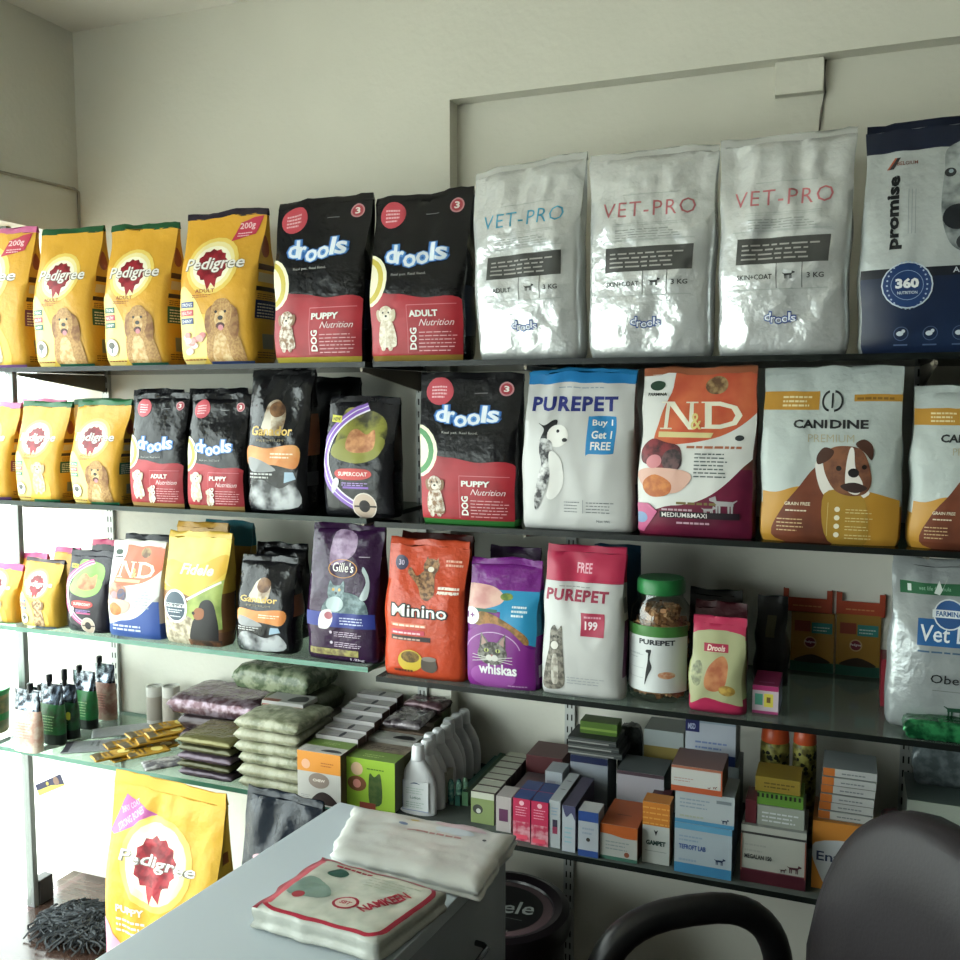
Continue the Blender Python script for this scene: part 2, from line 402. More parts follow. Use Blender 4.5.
def side_ped(c='#235c46'):
    def f(S):
        S.rect(.05, .62, .95, .66, M('#5a3a28', .4)); S.ell(.5, .78, .35, M('#a44f2c', .4), .2)
        S.rect(.1, .54, .9, .6, M('#cfb98a', .4)); S.rect(.05, .48, .95, .51, M('#42322c', .4))
        S.rect(.05, .3, .95, .42, M(c, .4)); S.lines(.12, .31, .9, .41, 5, M('#e8e0c8', .4)); S.lines(.1, .43, .95, .47, 3, M('#6b4a1c', .4))
        S.rect(.3, .1, .8, .2, M('#8b8a74', .4)); S.lines(.1, .04, .9, .09, 3, M('#6b4a1c', .4))
    return f
def drools_word(S, x0, x1, yc, h, glow='#2f6fbf', ink='#e9f1fb', sc=1.):
    L = [('d', 0, .0, 1.35), ('r', .185, -.1, .95), ('o', .30, -.38, .95), ('o', .50, -.22, .95), ('l', .715, .0, 1.35), ('s', .80, .02, .95)]
    wd = {'d': .17, 'r': .11, 'o': .19, 'l': .07, 's': .17}; w = x1-x0
    for bold, m, e in ((.1, M(glow, .4), .05), (.05, M('#5f9be0', .4), .022), (-.01, M(ink, .4), 0)):
        for i, (c, dx, dy, hh) in enumerate(L):
            a = x0+dx*w; S.txt(c, a-e*w*.8, yc+dy*h-e*h*1.5, a+wd[c]*w*1.08+e*w*.8, yc+(dy+hh)*h+e*h*1.5, m, bold+.03)
def art_drools(kind='PUPPY', base='#b9a62a', v=.43, wy=.66, cres=True, dog='pup', green=None, red='#b3202f'):
    def f(S):
        S.sm([(-.02, -.02), (-.02, v), (.3, v+.03), (.6, v), (1.02, v-.03), (1.02, -.02)], M(red, .38, c2='#9c1826', s=12), 6)
        S.ell(.5, .05, 0.001, M(red))
        if cres:
            c1 = green or '#c9b53a'
            S.ell(-.04, .5, .24, M('#efe9c9', .4), .27); S.ell(-.05, .5, .21, M(c1, .4), .24); S.ell(-.09, .5, .19, M('#e9e3c4', .4), .2)
        S.rect(0, 0, 1, .035, M(base, .3))
        S.ell(.2, .91, .14, M('#c4404f', .4)); S.lines(.12, .865, .28, .955, 4, M('#efb9bf', .4), .5, 3)
        S.ell(.86, .93, .07, M('#c98a90', .4)); S.ell(.86, .93, .055, M('#a83240', .4)); S.txt('3', .835, .91, .885, .95, M(W_, .4), .03)
        S.rect(.55, .9, .68, .905, M('#8a8a8c', .4))
        drools_word(S, .17, .83, wy, .085)
        S.txt('Real pet. Real food.', .25, wy-.085, .62, wy-.065, M('#b9b9b4', .4))
        if dog == 'pup':
            pup(S, .17, .26, .14, '#e8dccf', '#8f6a4c')
        else: pup(S, .2, .27, .15, '#efe6d6', '#c9b79c'); 
        if dog == 'two': pup(S, .45, .15, .085, '#efe6d6', '#c9b79c')
        S.rect(.435, .05, .44, .34, M('#d9757f', .4)); S.rect(.435, .335, .95, .34, M('#d9757f', .4))
        S.txt(kind, .46, .265, .76, .305, M(W_, .4), .04); S.txt('Nutrition', .56, .21, .92, .25, M('#f0d6d8', .4), 0, .4)
        S.txt('DOG', .46, .07, .535, .2, M(W_, .4), .03, 0, 90); S.lines(.56, .06, .95, .19, 6, M('#e8a4ab', .4), .25, 5)
    return f
def art_vet(col, skin=True):
    def f(S):
        g = M('#8d9494', .4); S.rect(.28, .80, .74, .803, g)
        S.txt('VET-PRO', .12, .69, .86, .765, M(col, .4), -.004, .05, 0, 1.15)
        for q in (.655, .645, .575): S.rect(.2, q, .78, q+.002, g)
        S.lines(.22, .585, .78, .635, 4, M('#7e8584', .4), .3, 2); S.rect(.1, .57, .86, .5725, g)
        S.rect(.14, .42, .86, .54, M('#4a4a48', .4)); S.lines(.18, .44, .82, .525, 4, M('#a9a8a2', .4), .35, 4)
        S.rect(.12, .30, .86, .303, g)
        for x in (.46, .66): S.rect(x, .305, x+.006, .42, M('#4a4c4c', .4))
        S.txt('SKIN+COAT' if skin else 'ADULT', .15 if skin else .2, .348, .43 if skin else .38, .372, M('#3b3d3d', .4), .02); S.txt('3 KG', .7, .348, .83, .372, M('#3b3d3d', .4), .02)
        minidog(S, .56, .36, .045, M('#2c2e2e', .4))
        for i, (c, dx, dy) in enumerate((('d', 0, .01), ('r', .05, 0), ('o', .085, -.004), ('o', .135, .0), ('l', .185, .008), ('s', .205, .002))):
            w = {'d': .05, 'r': .035, 'o': .05, 'l': .018, 's': .04}[c]; h = .036 if c in 'dl' else .025
            S.txt(c, .37+dx-.008, .15+dy-.006, .37+dx+w+.008, .15+dy+h+.006, M('#2c4a94', .4), .06)
            S.txt(c, .37+dx, .15+dy, .37+dx+w, .15+dy+h, M('#e8eef8', .4), .01)
    return f
def art_promise(S):
    S.rect(-.1, -.1, 1.1, .36, M('#16233f', .35, c2='#1a2b4b', s=6)); S.poly([(-.1, .9), (1.1, .9), (1.1, 1.1), (-.1, 1.1)], M('#131c33', .35))
    S.rect(0, .33, 1, .37, M('#161a24', .4))
    d = M('#7d8688', .45, c2='#30343a', s=40)
    S.sm([(.72, .9), (.68, .78), (.66, .6), (.74, .47), (.9, .42), (1.04, .42), (1.3, .6), (1.04, .9)], M('#a9b0b0', .45, c2='#646b6e', s=30)); S.ell(.8, .58, .13, M('#20242a', .4), .12); S.ell(.73, .78, .05, M('#1c1f24', .35), .045); S.ell(.735, .785, .02, M('#8fa0a8', .3))
    S.sm([(.8, .46), (.84, .5), (1.0, .48), (1.1, .42), (.95, .43)], M('#34383c', .4))
    S.txt('promise', .20, .455, .335, .79, M('#14171c', .4), .045, 0, 90)
    for q in (.38, .41, .44): S.rect(q, .52, q+.006, .72, M('#9aa0a2', .4))
    S.poly([(.18, .82), (.25, .87), (.28, .87), (.22, .82)], M('#b5512c', .4)); S.poly([(.2, .82), (.27, .87), (.3, .87), (.24, .82)], M('#2a2a2c', .4)); S.txt('BELGIUM', .27, .835, .45, .852, M('#7c4a3a', .4), .02)
    S.ell(.4, .295, .22, M('#c6d3e0', .4)); S.ell(.4, .295, .208, M('#1b3b70', .35)); S.ring(.4, .295, .135, .14, M('#8fa6c4', .4))
    for i in range(30):
        a = 2*PI*i/30; S.ell(.4+.17*math.cos(a), .295+.17*math.sin(a)*S.asp, .009, M('#a9bcd6', .4), .009, n=6)
    S.txt('360', .3, .28, .5, .325, M('#f0f3f6', .4), .05); S.txt('NUTRITION', .315, .255, .485, .268, M('#c9d5e2', .4), .02)
    for x in (.35, .6, .85):
        S.ring(x, .085, .058, .064, M('#54698c', .4)); S.ell(x-.01, .085, .03, M('#c9d3dd', .4), .022); S.ell(x+.018, .095, .016, M('#c9d3dd', .4)); S.rect(x-.06, .035, x+.06, .041, M('#54698c', .4))
    S.txt('ADULT', .78, .338, 1.04, .362, M('#d5dbe2', .4), .01)
def art_purepet(S):
    S.lines(.3, .9, .75, .915, 1, M('#8d99a6', .4), .4, 3)
    S.txt('PUREPET', .06, .755, .86, .85, M('#26307c', .4), .04, 0, 0, 1.12)
    S.sm([(.6, .49), (.6, .7), (.63, .725), (.82, .725), (.85, .7), (.85, .52), (.82, .49), (.63, .49)], M('#1c86c4', .35), 3)
    for i, t in enumerate(('Buy 1', 'Get 1', 'FREE')): S.txt(t, .64, .655-.07*i, .82, .705-.07*i, M(W_, .4), .02)
    k = M('#222226', .4, c2='#d8d8d8', s=55); kk = M('#1e1e22', .4)
    S.sm([(.14, .68), (.2, .665), (.28, .7), (.32, .69), (.28, .6), (.23, .56), (.17, .58), (.2, .64)], kk, 4)
    S.ell(.33, .6, .1, M('#eceae6', .4), .1); S.ell(.4, .575, .025, kk, .018); S.ell(.33, .63, .015, kk)
    S.sm([(.17, .58), (.28, .56), (.3, .45), (.27, .33), (.2, .2), (.13, .12), (.12, .2), (.16, .33), (.2, .42), (.17, .5)], k, 5)
    S.sm([(.27, .5), (.38, .45), (.4, .3), (.3, .2), (.24, .22), (.28, .35)], M('#ecebe8', .4), 4)
    for x0, x1 in ((.4, .55), (.6, .86)): S.lines(x0, .12, x1, .2, 4, M('#6a6e74', .4), .25, 4)
    S.txt('Net Wt', .7, .06, .82, .075, M('#55585e', .4)); S.rect(.57, .115, .575, .2, M('#8d9196', .4))
def art_nd(base='#7a1a3c', top='#c9502f', ex=True):
    def f(S):
        S.poly([(-.1, -.1), (1.1, -.1), (1.1, .42), (-.1, .42)], M(base, .35, c2='#5c1230', s=8) if base[1] == '7' else M(base, .35))
        S.sm([(-.2, .22), (.3, .19), (.62, .25), (.9, .42), (1.1, .62), (1.3, 1.3), (-.3, 1.3)], M('#dcdcd8', .36), 8)
        S.sm([(.12, .58), (.16, .72), (.26, .88), (.42, 1.1), (1.3, 1.1), (1.15, .9), (.95, .73), (.7, .62), (.35, .57)], M(top, .36, c2='#d7683c', s=14), 6)
        S.ell(.66, .93, .1, M('#a98a5a', .4, c2='#6b4a30', s=60), .08)
        w = M('#efe9d2', .4); T = lambda x, y: (.18+x*.66, .66+y*.17)
        for q in ([(.02, .05), (.07, .05), (.12, .95), (.07, .95)], [(.07, 1.), (.17, 1.), (.42, .05), (.36, 0)], [(.36, 0), (.42, 0), (.43, .95), (.38, .95)]): S.poly([T(*p) for p in q], w)
        for q in ([(-.03, 0), (.13, 0), (.13, .05), (-.03, .05)], [(0, .95), (.14, .95), (.14, 1), (0, 1)], [(.33, .95), (.49, .95), (.49, 1), (.33, 1)]): S.poly([T(*p) for p in q], w)
        S.txt('&', .435, .66, .53, .76, M('#e4cf7c', .4), .01)
        S.txt('D', .56, .665, .88, .83, w, .01); S.rect(.53, .822, .7, .83, w); S.rect(.53, .665, .7, .673, w)
        S.poly([(.15, .61), (.62, .61), (.64, .64), (.15, .645)], M('#dccb8c', .4))
        S.ell(.13, .93, .07, M('#23402e', .4), .045); S.txt('FARMINA', .05, .865, .22, .885, M('#2c3430', .4), .03)
        if ex:
            S.lines(.42, .545, .93, .57, 1, M('#b56a4a', .4), .6, 3); S.lines(.5, .37, .82, .53, 7, M('#5c6364', .4), .35, 6)
            S.ell(.87, .61, .04, M('#33383a', .4), .025)
        else: S.lines(.5, .34, .9, .55, 6, M('#a9b0b4', .4), .35, 6)
        S.sm([(.02, .54), (.1, .6), (.22, .58), (.36, .55), (.38, .44), (.28, .38), (.12, .43), (.03, .46)], M('#8d3038' if ex else '#b06a50', .4, c2='#3d1a20' if ex else '#d9a07c', s=50), 5)
        S.ell(.3, .47, .09, M('#2c2024' if ex else '#3a4a72', .4, c2='#6a4a4c', s=80), .1)
        S.sm([(.0, .38), (.1, .42), (.4, .41), (.48, .36), (.35, .27), (.1, .28)], M('#dfae9c', .4), 5)
        S.ell(.14, .46, .07, M('#d9838a', .4), .06, .4); S.sm([(.06, .34), (.16, .38), (.3, .33), (.28, .26), (.14, .24), (.06, .28)], M('#d77f2c', .4, c2='#b95f1c', s=60), 4)
        if ex:
            S.lines(.35, .2, .85, .225, 1, M('#7a6a3c', .4), .6, 6)
            d = M('#a9a4a6', .45); minidog(S, .76, .19, .11, d, -1); minidog(S, .64, .16, .06, d)
            S.rect(.2, .115, .9, .155, M('#241a22', .4)); S.txt('MEDIUM&MAXI', .22, .12, .62, .148, M('#e8e2e0', .4), .01)
            S.lines(.22, .16, .5, .18, 1, M('#c9a0b0', .4), .6); S.lines(.35, .08, .65, .1, 1, M('#c9a0b0', .4), .6)
            S.poly([(-.05, .04), (-.05, .2), (.1, .2), (.18, .15), (.05, .02)], M('#c9588a', .3)); S.ell(.03, .11, .06, M('#7f9cc4', .4), .05)
        else: S.lines(.1, .08, .8, .16, 2, M('#c9d3ea', .4), .5, 6)
    return f
def art_canidine(off=0., tail=True):
    def f(S):
        g = '#c08a1e'
        S.sm([(-.2, -.2), (-.2, .27), (.1, .30), (.3, .34), (.7, .33), (1.0, .27), (1.2, .22), (1.2, -.2)], M(g, .38), 6)
        S.rect(-.1, .79, .41, .9, M(g, .4)); S.lines(.14, .81, .36, .885, 3, M('#ecd9a4', .4), .45)
        if tail: S.rect(.66, .84, 1.1, .88, M(g, .4)); S.lines(.68, .85, .95, .872, 1, M('#8a621c', .4), .6)
        m = M('#2a2c2e', .4); S.ring(.49+off, .84, .048, .062, m, a0=PI*.55, a1=PI*1.45, ey=1.3); S.ring(.52+off, .84, .048, .062, m, a0=-PI*.5, a1=PI*.5, ey=1.3); S.rect(.498+off, .8, .51+off, .885, m)
        S.txt('CANI', .23+off, .68, .475+off, .732, m, .035); S.txt('DINE', .495+off, .68, .77+off, .732, m, .035)
        S.txt('PREMIUM', .34+off, .6, .67+off, .645, M('#b6ab8c', .4), -.01)
        b = M('#6b3f2c', .45, c2='#8a5638', s=40); w = M('#e3ddd6', .45)
        S.sm([(.1, .02), (.15, .2), (.28, .34), (.42, .46), (.52, .38), (.5, .2), (.55, .0)], M('#7a3f28', .4, c2='#5e3020', s=10), 5)
        S.sm([(.4, .45), (.43, .5), (.5, .4), (.62, .3), (.74, .34), (.78, .3), (.6, .24), (.45, .3)], w, 5)
        S.sm([(.5, .02), (.46, .3), (.72, .3), (.78, .15), (.76, 0)], M('#a9801e', .4), 5)
        S.sm([(.46, .52), (.52, .57), (.62, .58), (.72, .56), (.78, .48), (.8, .38), (.76, .31), (.66, .29), (.54, .32), (.47, .42)], b, 5)
        S.sm([(.46, .57), (.41, .52), (.42, .47), (.5, .5), (.53, .55)], M('#4c2c20', .45), 4); S.sm([(.68, .59), (.74, .62), (.8, .58), (.8, .5), (.75, .54)], M('#4c2c20', .45), 4)
        S.sm([(.64, .56), (.67, .56), (.69, .45), (.74, .36), (.7, .3), (.62, .33), (.62, .45)], w, 5)
        S.ell(.675, .425, .04, M('#1e1a1c', .4), .035); S.ell(.57, .45, .02, M('#1e1614', .35)); S.ell(.75, .46, .018, M('#1e1614', .35)); S.sm([(.58, .35), (.68, .37), (.77, .34), (.7, .31), (.62, .32)], M('#3c2a28', .4), 4)
        S.txt('GRAIN FREE', .17, .225, .36, .245, M('#ecdcc0', .4), .02); S.lines(.18, .19, .34, .21, 1, M('#ecdcc0', .4)); S.lines(.12, .07, .32, .16, 4, M('#d9b98a', .4), .3, 8)
        for q in range(4): S.ell(.56, .21-.05*q, .02, M('#e9dfc4', .4)); S.lines(.62, .19-.05*q, .82, .225-.05*q, 2, M('#d9c386', .4), .3, q)
        S.rect(.49, .05, .493, .25, M('#d9c386', .4))
    return f
def art_gan(S):
    S.sm([(.28, .6), (.35, .78), (.5, .82), (.62, .75), (.6, .6), (.5, .56)], M('#8a6a4a', .3, c2='#d9cdb8', s=30), 5); S.sm([(.25, .62), (.38, .74), (.42, .6)], M('#c9bfae', .35), 4)
    S.ell(.5, .75, .12, M('#5a3a24', .35, c2='#8a6038', s=40), .12)
    S.txt('Ganador', .08, .56, .78, .63, M('#d8b04a', .3), .02); S.txt('PREMIUM', .2, .515, .65, .535, M('#8a7c5a', .4))
    S.sm([(.04, .34), (.04, .48), (.4, .47), (.88, .49), (.88, .33), (.5, .35)], M('#d9812e', .36, c2='#e09a4e', s=15), 6); S.sm([(.04, .4), (.3, .38), (.55, .31), (.1, .3)], M('#8b8c8e', .35), 4)
    S.lines(.45, .4, .84, .45, 2, M('#f3dfc4', .4), .4)
    S.lines(.06, .25, .5, .3, 2, M('#b5b5b4', .4), .5); S.sm([(.05, .03), (.1, .2), (.3, .24), (.6, .18), (.85, .22), (.9, .05)], M('#2a2c30', .2, c2='#b9bcc0', s=18), 5)
    S.poly([(.68, .22), (.88, .25), (.84, .3), (.7, .3)], M('#9ab4c9', .35))
def art_super(arc='#8a5fc0', arc2='#efe9f6', mid='#8b8a30', txt='SUPERCOAT'):
    def f(S):
        S.sm([(.25, .92), (.4, .95), (.8, .88), (.9, .7), (.75, .55), (.4, .5), (.15, .55), (.2, .75)], M('#3c3a20' if arc[1] == '8' else '#7fb04a', .4, c2=mid, s=30), 5)
        S.sm([(.12, .54), (.25, .68), (.85, .7), (.82, .54), (.5, .47)], M(mid, .4), 5)
        S.sm([(.35, .72), (.45, .77), (.6, .72), (.72, .76), (.74, .6), (.5, .56), (.33, .6)], M('#a5653f', .4, c2='#d99a66', s=40), 5)
        for r0, r1, c in ((.86, .98, arc), (.84, .865, arc2), (.915, .93, arc2)): S.ring(.92, .52, r0, r1, M(c, .3), n=30, a0=PI*.62, a1=PI*1.4, ey=.78)
        S.sm([(.18, .38), (.28, .42), (.65, .42), (.74, .37), (.6, .33), (.28, .33)], M('#c9332f', .36), 5); S.txt(txt, .24, .36, .68, .395, M('#f3e6e0', .4), .02)
        S.lines(.3, .275, .7, .31, 2, M('#a98ad0', .4), .5); S.rect(.32, .25, .7, .268, M(arc, .4))
        S.ell(.63, .1, .17, M('#c9b3a0', .4)); S.ell(.63, .1, .08, M('#1c1618', .4)); S.ring(.63, .1, .16, .175, M('#e4d9cf', .4)); S.rect(.48, .09, .8, .105, M('#2a2026', .4))
        S.poly([(.06, .83), (.22, .82), (.22, .88), (.06, .89)], M('#d6cf2a', .4)); S.txt('NEW', .08, .838, .2, .87, M('#20200f', .4), .03)
        S.sm([(.16, .2), (.24, .26), (.26, .32), (.2, .34), (.15, .28)], M('#d0cdd6', .3), 4)
    return f
def art_fidele(S):
    S.poly([(-.1, .58), (.5, .46), (1.1, .66), (1.1, 1.1), (-.1, 1.1)], M('#e6bc20', .3, c2='#f0d45c', s=9)); S.sm([(.0, .6), (.05, .78), (.5, .74), (.95, .86), (1, .7), (.5, .48)], M('#dfae1e', .32), 5)
    S.txt('Fidele', .28, .66, .82, .76, M('#f6ecc9', .4), .03, .2)
    S.sm([(.45, .2), (.5, .44), (.95, .62), (1.1, .6), (1.1, .2)], M('#a8b75a', .4, c2='#7f9440', s=20), 5)
    S.poly([(.44, .44), (.96, .62), (.97, .6), (.46, .42)], M('#f3efe0', .4))
    S.sm([(-.1, -.1), (-.1, .25), (.3, .3), (.6, .2), (.55, -.1)], M('#cfc2a8', .4, c2='#8f8068', s=70), 5)
    k = M('#1d1b1e', .4); S.sm([(.5, .02), (.52, .2), (.62, .3), (.7, .42), (.84, .44), (.92, .35), (.95, .1), (.9, 0)], k, 5)
    S.sm([(.55, .3), (.62, .36), (.74, .35), (.72, .27), (.6, .25)], M('#9a5c34', .4), 4); S.ell(.56, .31, .025, k)
    S.ell(.24, .36, .22, M('#eef0f0', .4), .25); S.ell(.24, .36, .185, M('#3e5060', .4), .215); S.rect(.04, .35, .44, .385, M('#eef0f0', .4)); S.txt('PUPPY', .07, .352, .41, .382, M('#20303c', .4), .04); S.lines(.1, .3, .38, .34, 2, M('#dfe6ea', .4)); S.lines(.14, .26, .34, .28, 1, M('#dfe6ea', .4))
    S.rect(.45, 0, 1, .06, M('#8f5a38', .4, c2='#3e2a20', s=30))
def art_gilles(S):
    S.sm([(.3, .74), (.34, .97), (.62, .98), (.66, .84), (.5, .76)], M('#a78cab', .28, c2='#6b4a70', s=40), 4)
    S.ring(.5, .71, .2, .215, M('#c98a3a', .4), ey=.55); S.txt('Gille\'s', .35, .685, .66, .755, M('#f2ece4', .4), .005, .1)
    S.rect(.72, .8, .86, .805, M('#cdbccd', .4))
    f = M('#8fa4a8', .5, c2='#5d7276', s=80)
    S.sm([(.28, .37), (.35, .5), (.55, .54), (.8, .5), (.9, .42), (.85, .36)], f, 5); S.sm([(.78, .5), (.84, .62), (.78, .7), (.8, .73), (.88, .64), (.88, .5)], M('#b7c3c6', .4), 5)
    T = S.T(.44, .54, .15); S.sm([T(-.8, -.2), T(-.7, .9), T(-.35, .55), T(.3, .55), T(.65, .95), T(.8, -.2), T(.3, -.9), T(-.4, -.9)], f, 4)
    for sx in (-1, 1): S.ell(*T(sx*.3, .15), .02, M('#d9a94a', .3))
    S.ell(*T(0, -.15), .02, M('#4a4f52', .4)); S.ell(*T(0, -1.1), .13, M('#b9c9cb', .5), .1)
    S.rect(-.1, .27, 1.1, .38, M('#27348a', .36)); S.sm([(.2, .27), (.25, .38), (.38, .4), (.42, .33), (.35, .26), (.25, .25)], M('#e4d9dd', .35), 5); S.ell(.36, .355, .06, M('#b0606c', .4), .05)
    S.lines(.52, .295, .86, .36, 3, M('#cdd3f0', .4), .4, 3)
    for q in (.2, .12): S.lines(.42, q, .82, q+.045, 3, M('#c9b3cc', .4), .35, 5); S.ell(.38, q+.03, .02, M('#d9c9dc', .4))
    S.rect(.05, .05, .78, .1, M('#a9a05a', .4, c2='#6b5a3c', s=60)); S.txt('1.2kg', .66, .015, .86, .04, M('#e0d3e2', .4), .02)
def art_minino(S):
    S.ell(.18, .87, .085, M('#3a3450', .35)); S.txt('30', .145, .85, .215, .89, M('#c9b9d0', .4), .02)
    b = M('#5b3a22', .45, c2='#a8794a', s=120)
    S.sm([(.33, .76), (.27, .8), (.3, .84), (.38, .78), (.44, .8), (.5, .84), (.48, .88), (.66, .88), (.62, .78), (.64, .66), (.6, .62), (.56, .6), (.48, .62), (.42, .7)], b, 5)
    S.ell(.56, .85, .1, b, .09); S.poly([(.48, .88), (.5, .92), (.54, .89)], b); S.poly([(.6, .89), (.64, .92), (.65, .87)], b); S.ell(.56, .83, .04, M('#e6d9c4', .4), .03)
    S.lines(.68, .66, .96, .72, 2, M('#f6e3d0', .4), .6, 3); S.txt('ADULT CAT', .67, .655, .93, .675, M('#f6ece0', .4), .03)
    S.txt('KITTEN &', .69, .69, .92, .71, M('#f6ece0', .4), .03)
    S.lines(.74, .86, .95, .92, 2, M('#f3b49a', .4), .5, 9)
    S.txt('Minino', .1, .465, .84, .575, M('#1c1714', .4), .07); S.txt('Minino', .12, .475, .82, .565, M('#f4f0ea', .4), .01)
    S.rect(.1, .4, .56, .425, M('#e0744c', .4)); S.lines(.12, .4, .56, .43, 1, M('#f6d0bc', .4), .5)
    S.rect(.1, .34, .54, .375, M('#c9304a', .4)); S.lines(.12, .345, .5, .37, 1, M('#f3c9cf', .4), .5); S.rect(.1, .295, .62, .33, M('#2c1c1a', .4)); S.lines(.12, .3, .5, .325, 1, M('#c9a090', .4), .5)
    S.ell(.36, .14, .16, M('#d0b11e', .35), .13); S.ell(.36, .17, .12, M('#8a6a2a', .5, c2='#5c4418', s=120), .07); S.sm([(.5, .1), (.52, .17), (.66, .17), (.7, .1), (.64, .06), (.54, .07)], M('#5a5048', .4), 4); S.ell(.6, .165, .09, M('#8c8078', .4), .03)
    S.lines(.15, .05, .4, .08, 1, M('#6b2a14', .4), .6)
def art_whiskas(S):
    S.rect(-.1, .63, 1.1, .8, M('#1f93c4', .33)); S.poly([(.5, .45), (1.1, .35), (1.1, .75), (.5, .72)], M('#1f93c4', .33))
    S.sm([(-.1, .66), (-.1, .82), (.3, .83), (.52, .76), (.48, .69), (.2, .64)], M('#cc8f8a', .36, c2='#e0b3a4', s=25), 5); S.ell(.56, .75, .09, M('#5b7a34', .4, c2='#8a9a3a', s=80), .05)
    S.rect(-.1, .62, .45, .645, M('#2c6a5c', .4)); S.sm([(.12, .52), (.2, .62), (.5, .58), (.85, .46), (.9, .38), (.7, .42), (.4, .5)], M('#b37a3c', .45, c2='#7a5a24', s=90), 5)
    S.ell(.06, .58, .13, M('#ece6ea', .35), .12); S.txt('1+', .0, .56, .12, .61, M('#7a2a7c', .4), .04)
    S.lines(.66, .6, .88, .7, 3, M('#dff0f6', .4), .5, 7)
    S.sm([(-.2, -.1), (-.2, .3), (.0, .44), (.3, .53), (.6, .5), (.9, .36), (1.1, .3), (1.1, -.1)], M('#7f2285', .3), 6); S.ring(.4, .28, .41, .425, M('#c9a0cc', .35), a0=.3, a1=2.9, ey=.75); S.ell(.4, .1, .34, M('#9a4aa0', .35), .18)
    cathead(S, .4, .31, .24); S.txt('whiskas', .2, .12, .76, .21, M('#f3eef4', .4), .03)
    S.lines(.62, .03, .9, .05, 1, M('#c9a0cc', .4), .5)
def art_pp199(S):
    S.txt('FREE', .4, .86, .6, .93, M('#e8a9b8', .4), .02)
    S.rect(-.1, .8, 1.1, .803, M('#8c2038', .4)); S.txt('PUREPET', .04, .67, .84, .75, M('#9c2a48', .4), .04, 0, 0, 1.1); S.lines(.2, .765, .6, .78, 1, M('#8d8d8d', .4), .4)
    S.rect(.5, .44, .8, .6, M('#b02a4c', .35)); S.txt('199', .55, .485, .71, .545, M('#f3e4e8', .4), .03); S.lines(.54, .565, .76, .59, 1, M('#e0a0b0', .4), .5)
    f = M('#8b8478', .45, c2='#4b463e', s=110)
    S.sm([(.02, .06), (.05, .2), (.1, .34), (.1, .46), (.15, .5), (.2, .47), (.25, .5), (.27, .4), (.3, .25), (.3, .08), (.15, .04)], f, 5)
    S.ell(.17, .36, .05, M('#cfcac2', .45), .05); S.ell(.15, .42, .015, M('#2a2a22', .3)); S.ell(.21, .42, .015, M('#2a2a22', .3)); S.sm([(.14, .1), (.15, .28), (.22, .28), (.22, .1)], M('#c4bdb1', .45, c2='#8b8478', s=80), 4)
    S.lines(.34, .1, .85, .16, 3, M('#9aa0a4', .4), .25, 4)
def art_lime(S):
    S.sm([(-.1, .12), (.3, .18), (.7, .14), (1.1, .17), (1.1, .85), (-.1, .85)], M('#a5a77c', .35), 5)
    S.rect(.22, .7, .68, .79, M('#a82346', .35)); S.txt('Drools', .28, .71, .62, .775, M('#f0d9c9', .4), .03, .2)
    S.sm([(.3, .3), (.33, .5), (.45, .62), (.6, .66), (.72, .55), (.7, .35), (.5, .26)], M('#a85a34', .4, c2='#c98452', s=30), 5); S.ell(.72, .28, .16, M('#b9963a', .4, c2='#8f6a22', s=70), .1); S.ell(.14, .45, .11, M('#6a6e50', .4, c2='#a9ac7c', s=70), .25)
def art_vetlife(S):
    S.rect(.08, .83, 1.1, .9, M('#2c6a45', .35)); S.txt('1', .16, .845, .2, .885, M('#e0ece4', .4), .02); S.txt('vet life formula', .28, .855, .62, .88, M('#9cc4a8', .4))
    S.poly([(.44, .84), (.5, .92), (.53, .86), (.6, .95), (.5, .83)], M('#e6efe8', .4))
    S.rect(.27, .53, 1.1, .69, M('#25619c', .35)); S.ell(.6, .72, .17, M('#dfe6ea', .4)); S.ell(.6, .72, .155, M('#2b5a94', .35)); S.rect(.42, .7, .78, .745, M('#dfe6ea', .4)); S.txt('FARMINA', .46, .708, .74, .738, M('#2b5a94', .4), .03)
    S.txt('Vet Life', .3, .555, .98, .655, M('#e8eef2', .4), .01, .08); S.lines(.28, .49, .95, .51, 1, M('#4a6a8a', .4), .5)
    S.txt('Obesity', .42, .29, .95, .36, M('#1c2226', .4), .005); S.rect(.45, .26, 1, .264, M('#7c8284', .4)); minidog(S, .72, .13, .13, M('#1f4a34', .4))
def art_plain(bands, words=()):
    def f(S):
        for x0, y0, x1, y1, c in bands: S.rect(x0, y0, x1, y1, M(c, .4))
        for t, x0, y0, x1, y1, c in words: S.txt(t, x0, y0, x1, y1, M(c, .4), .02)
    return f
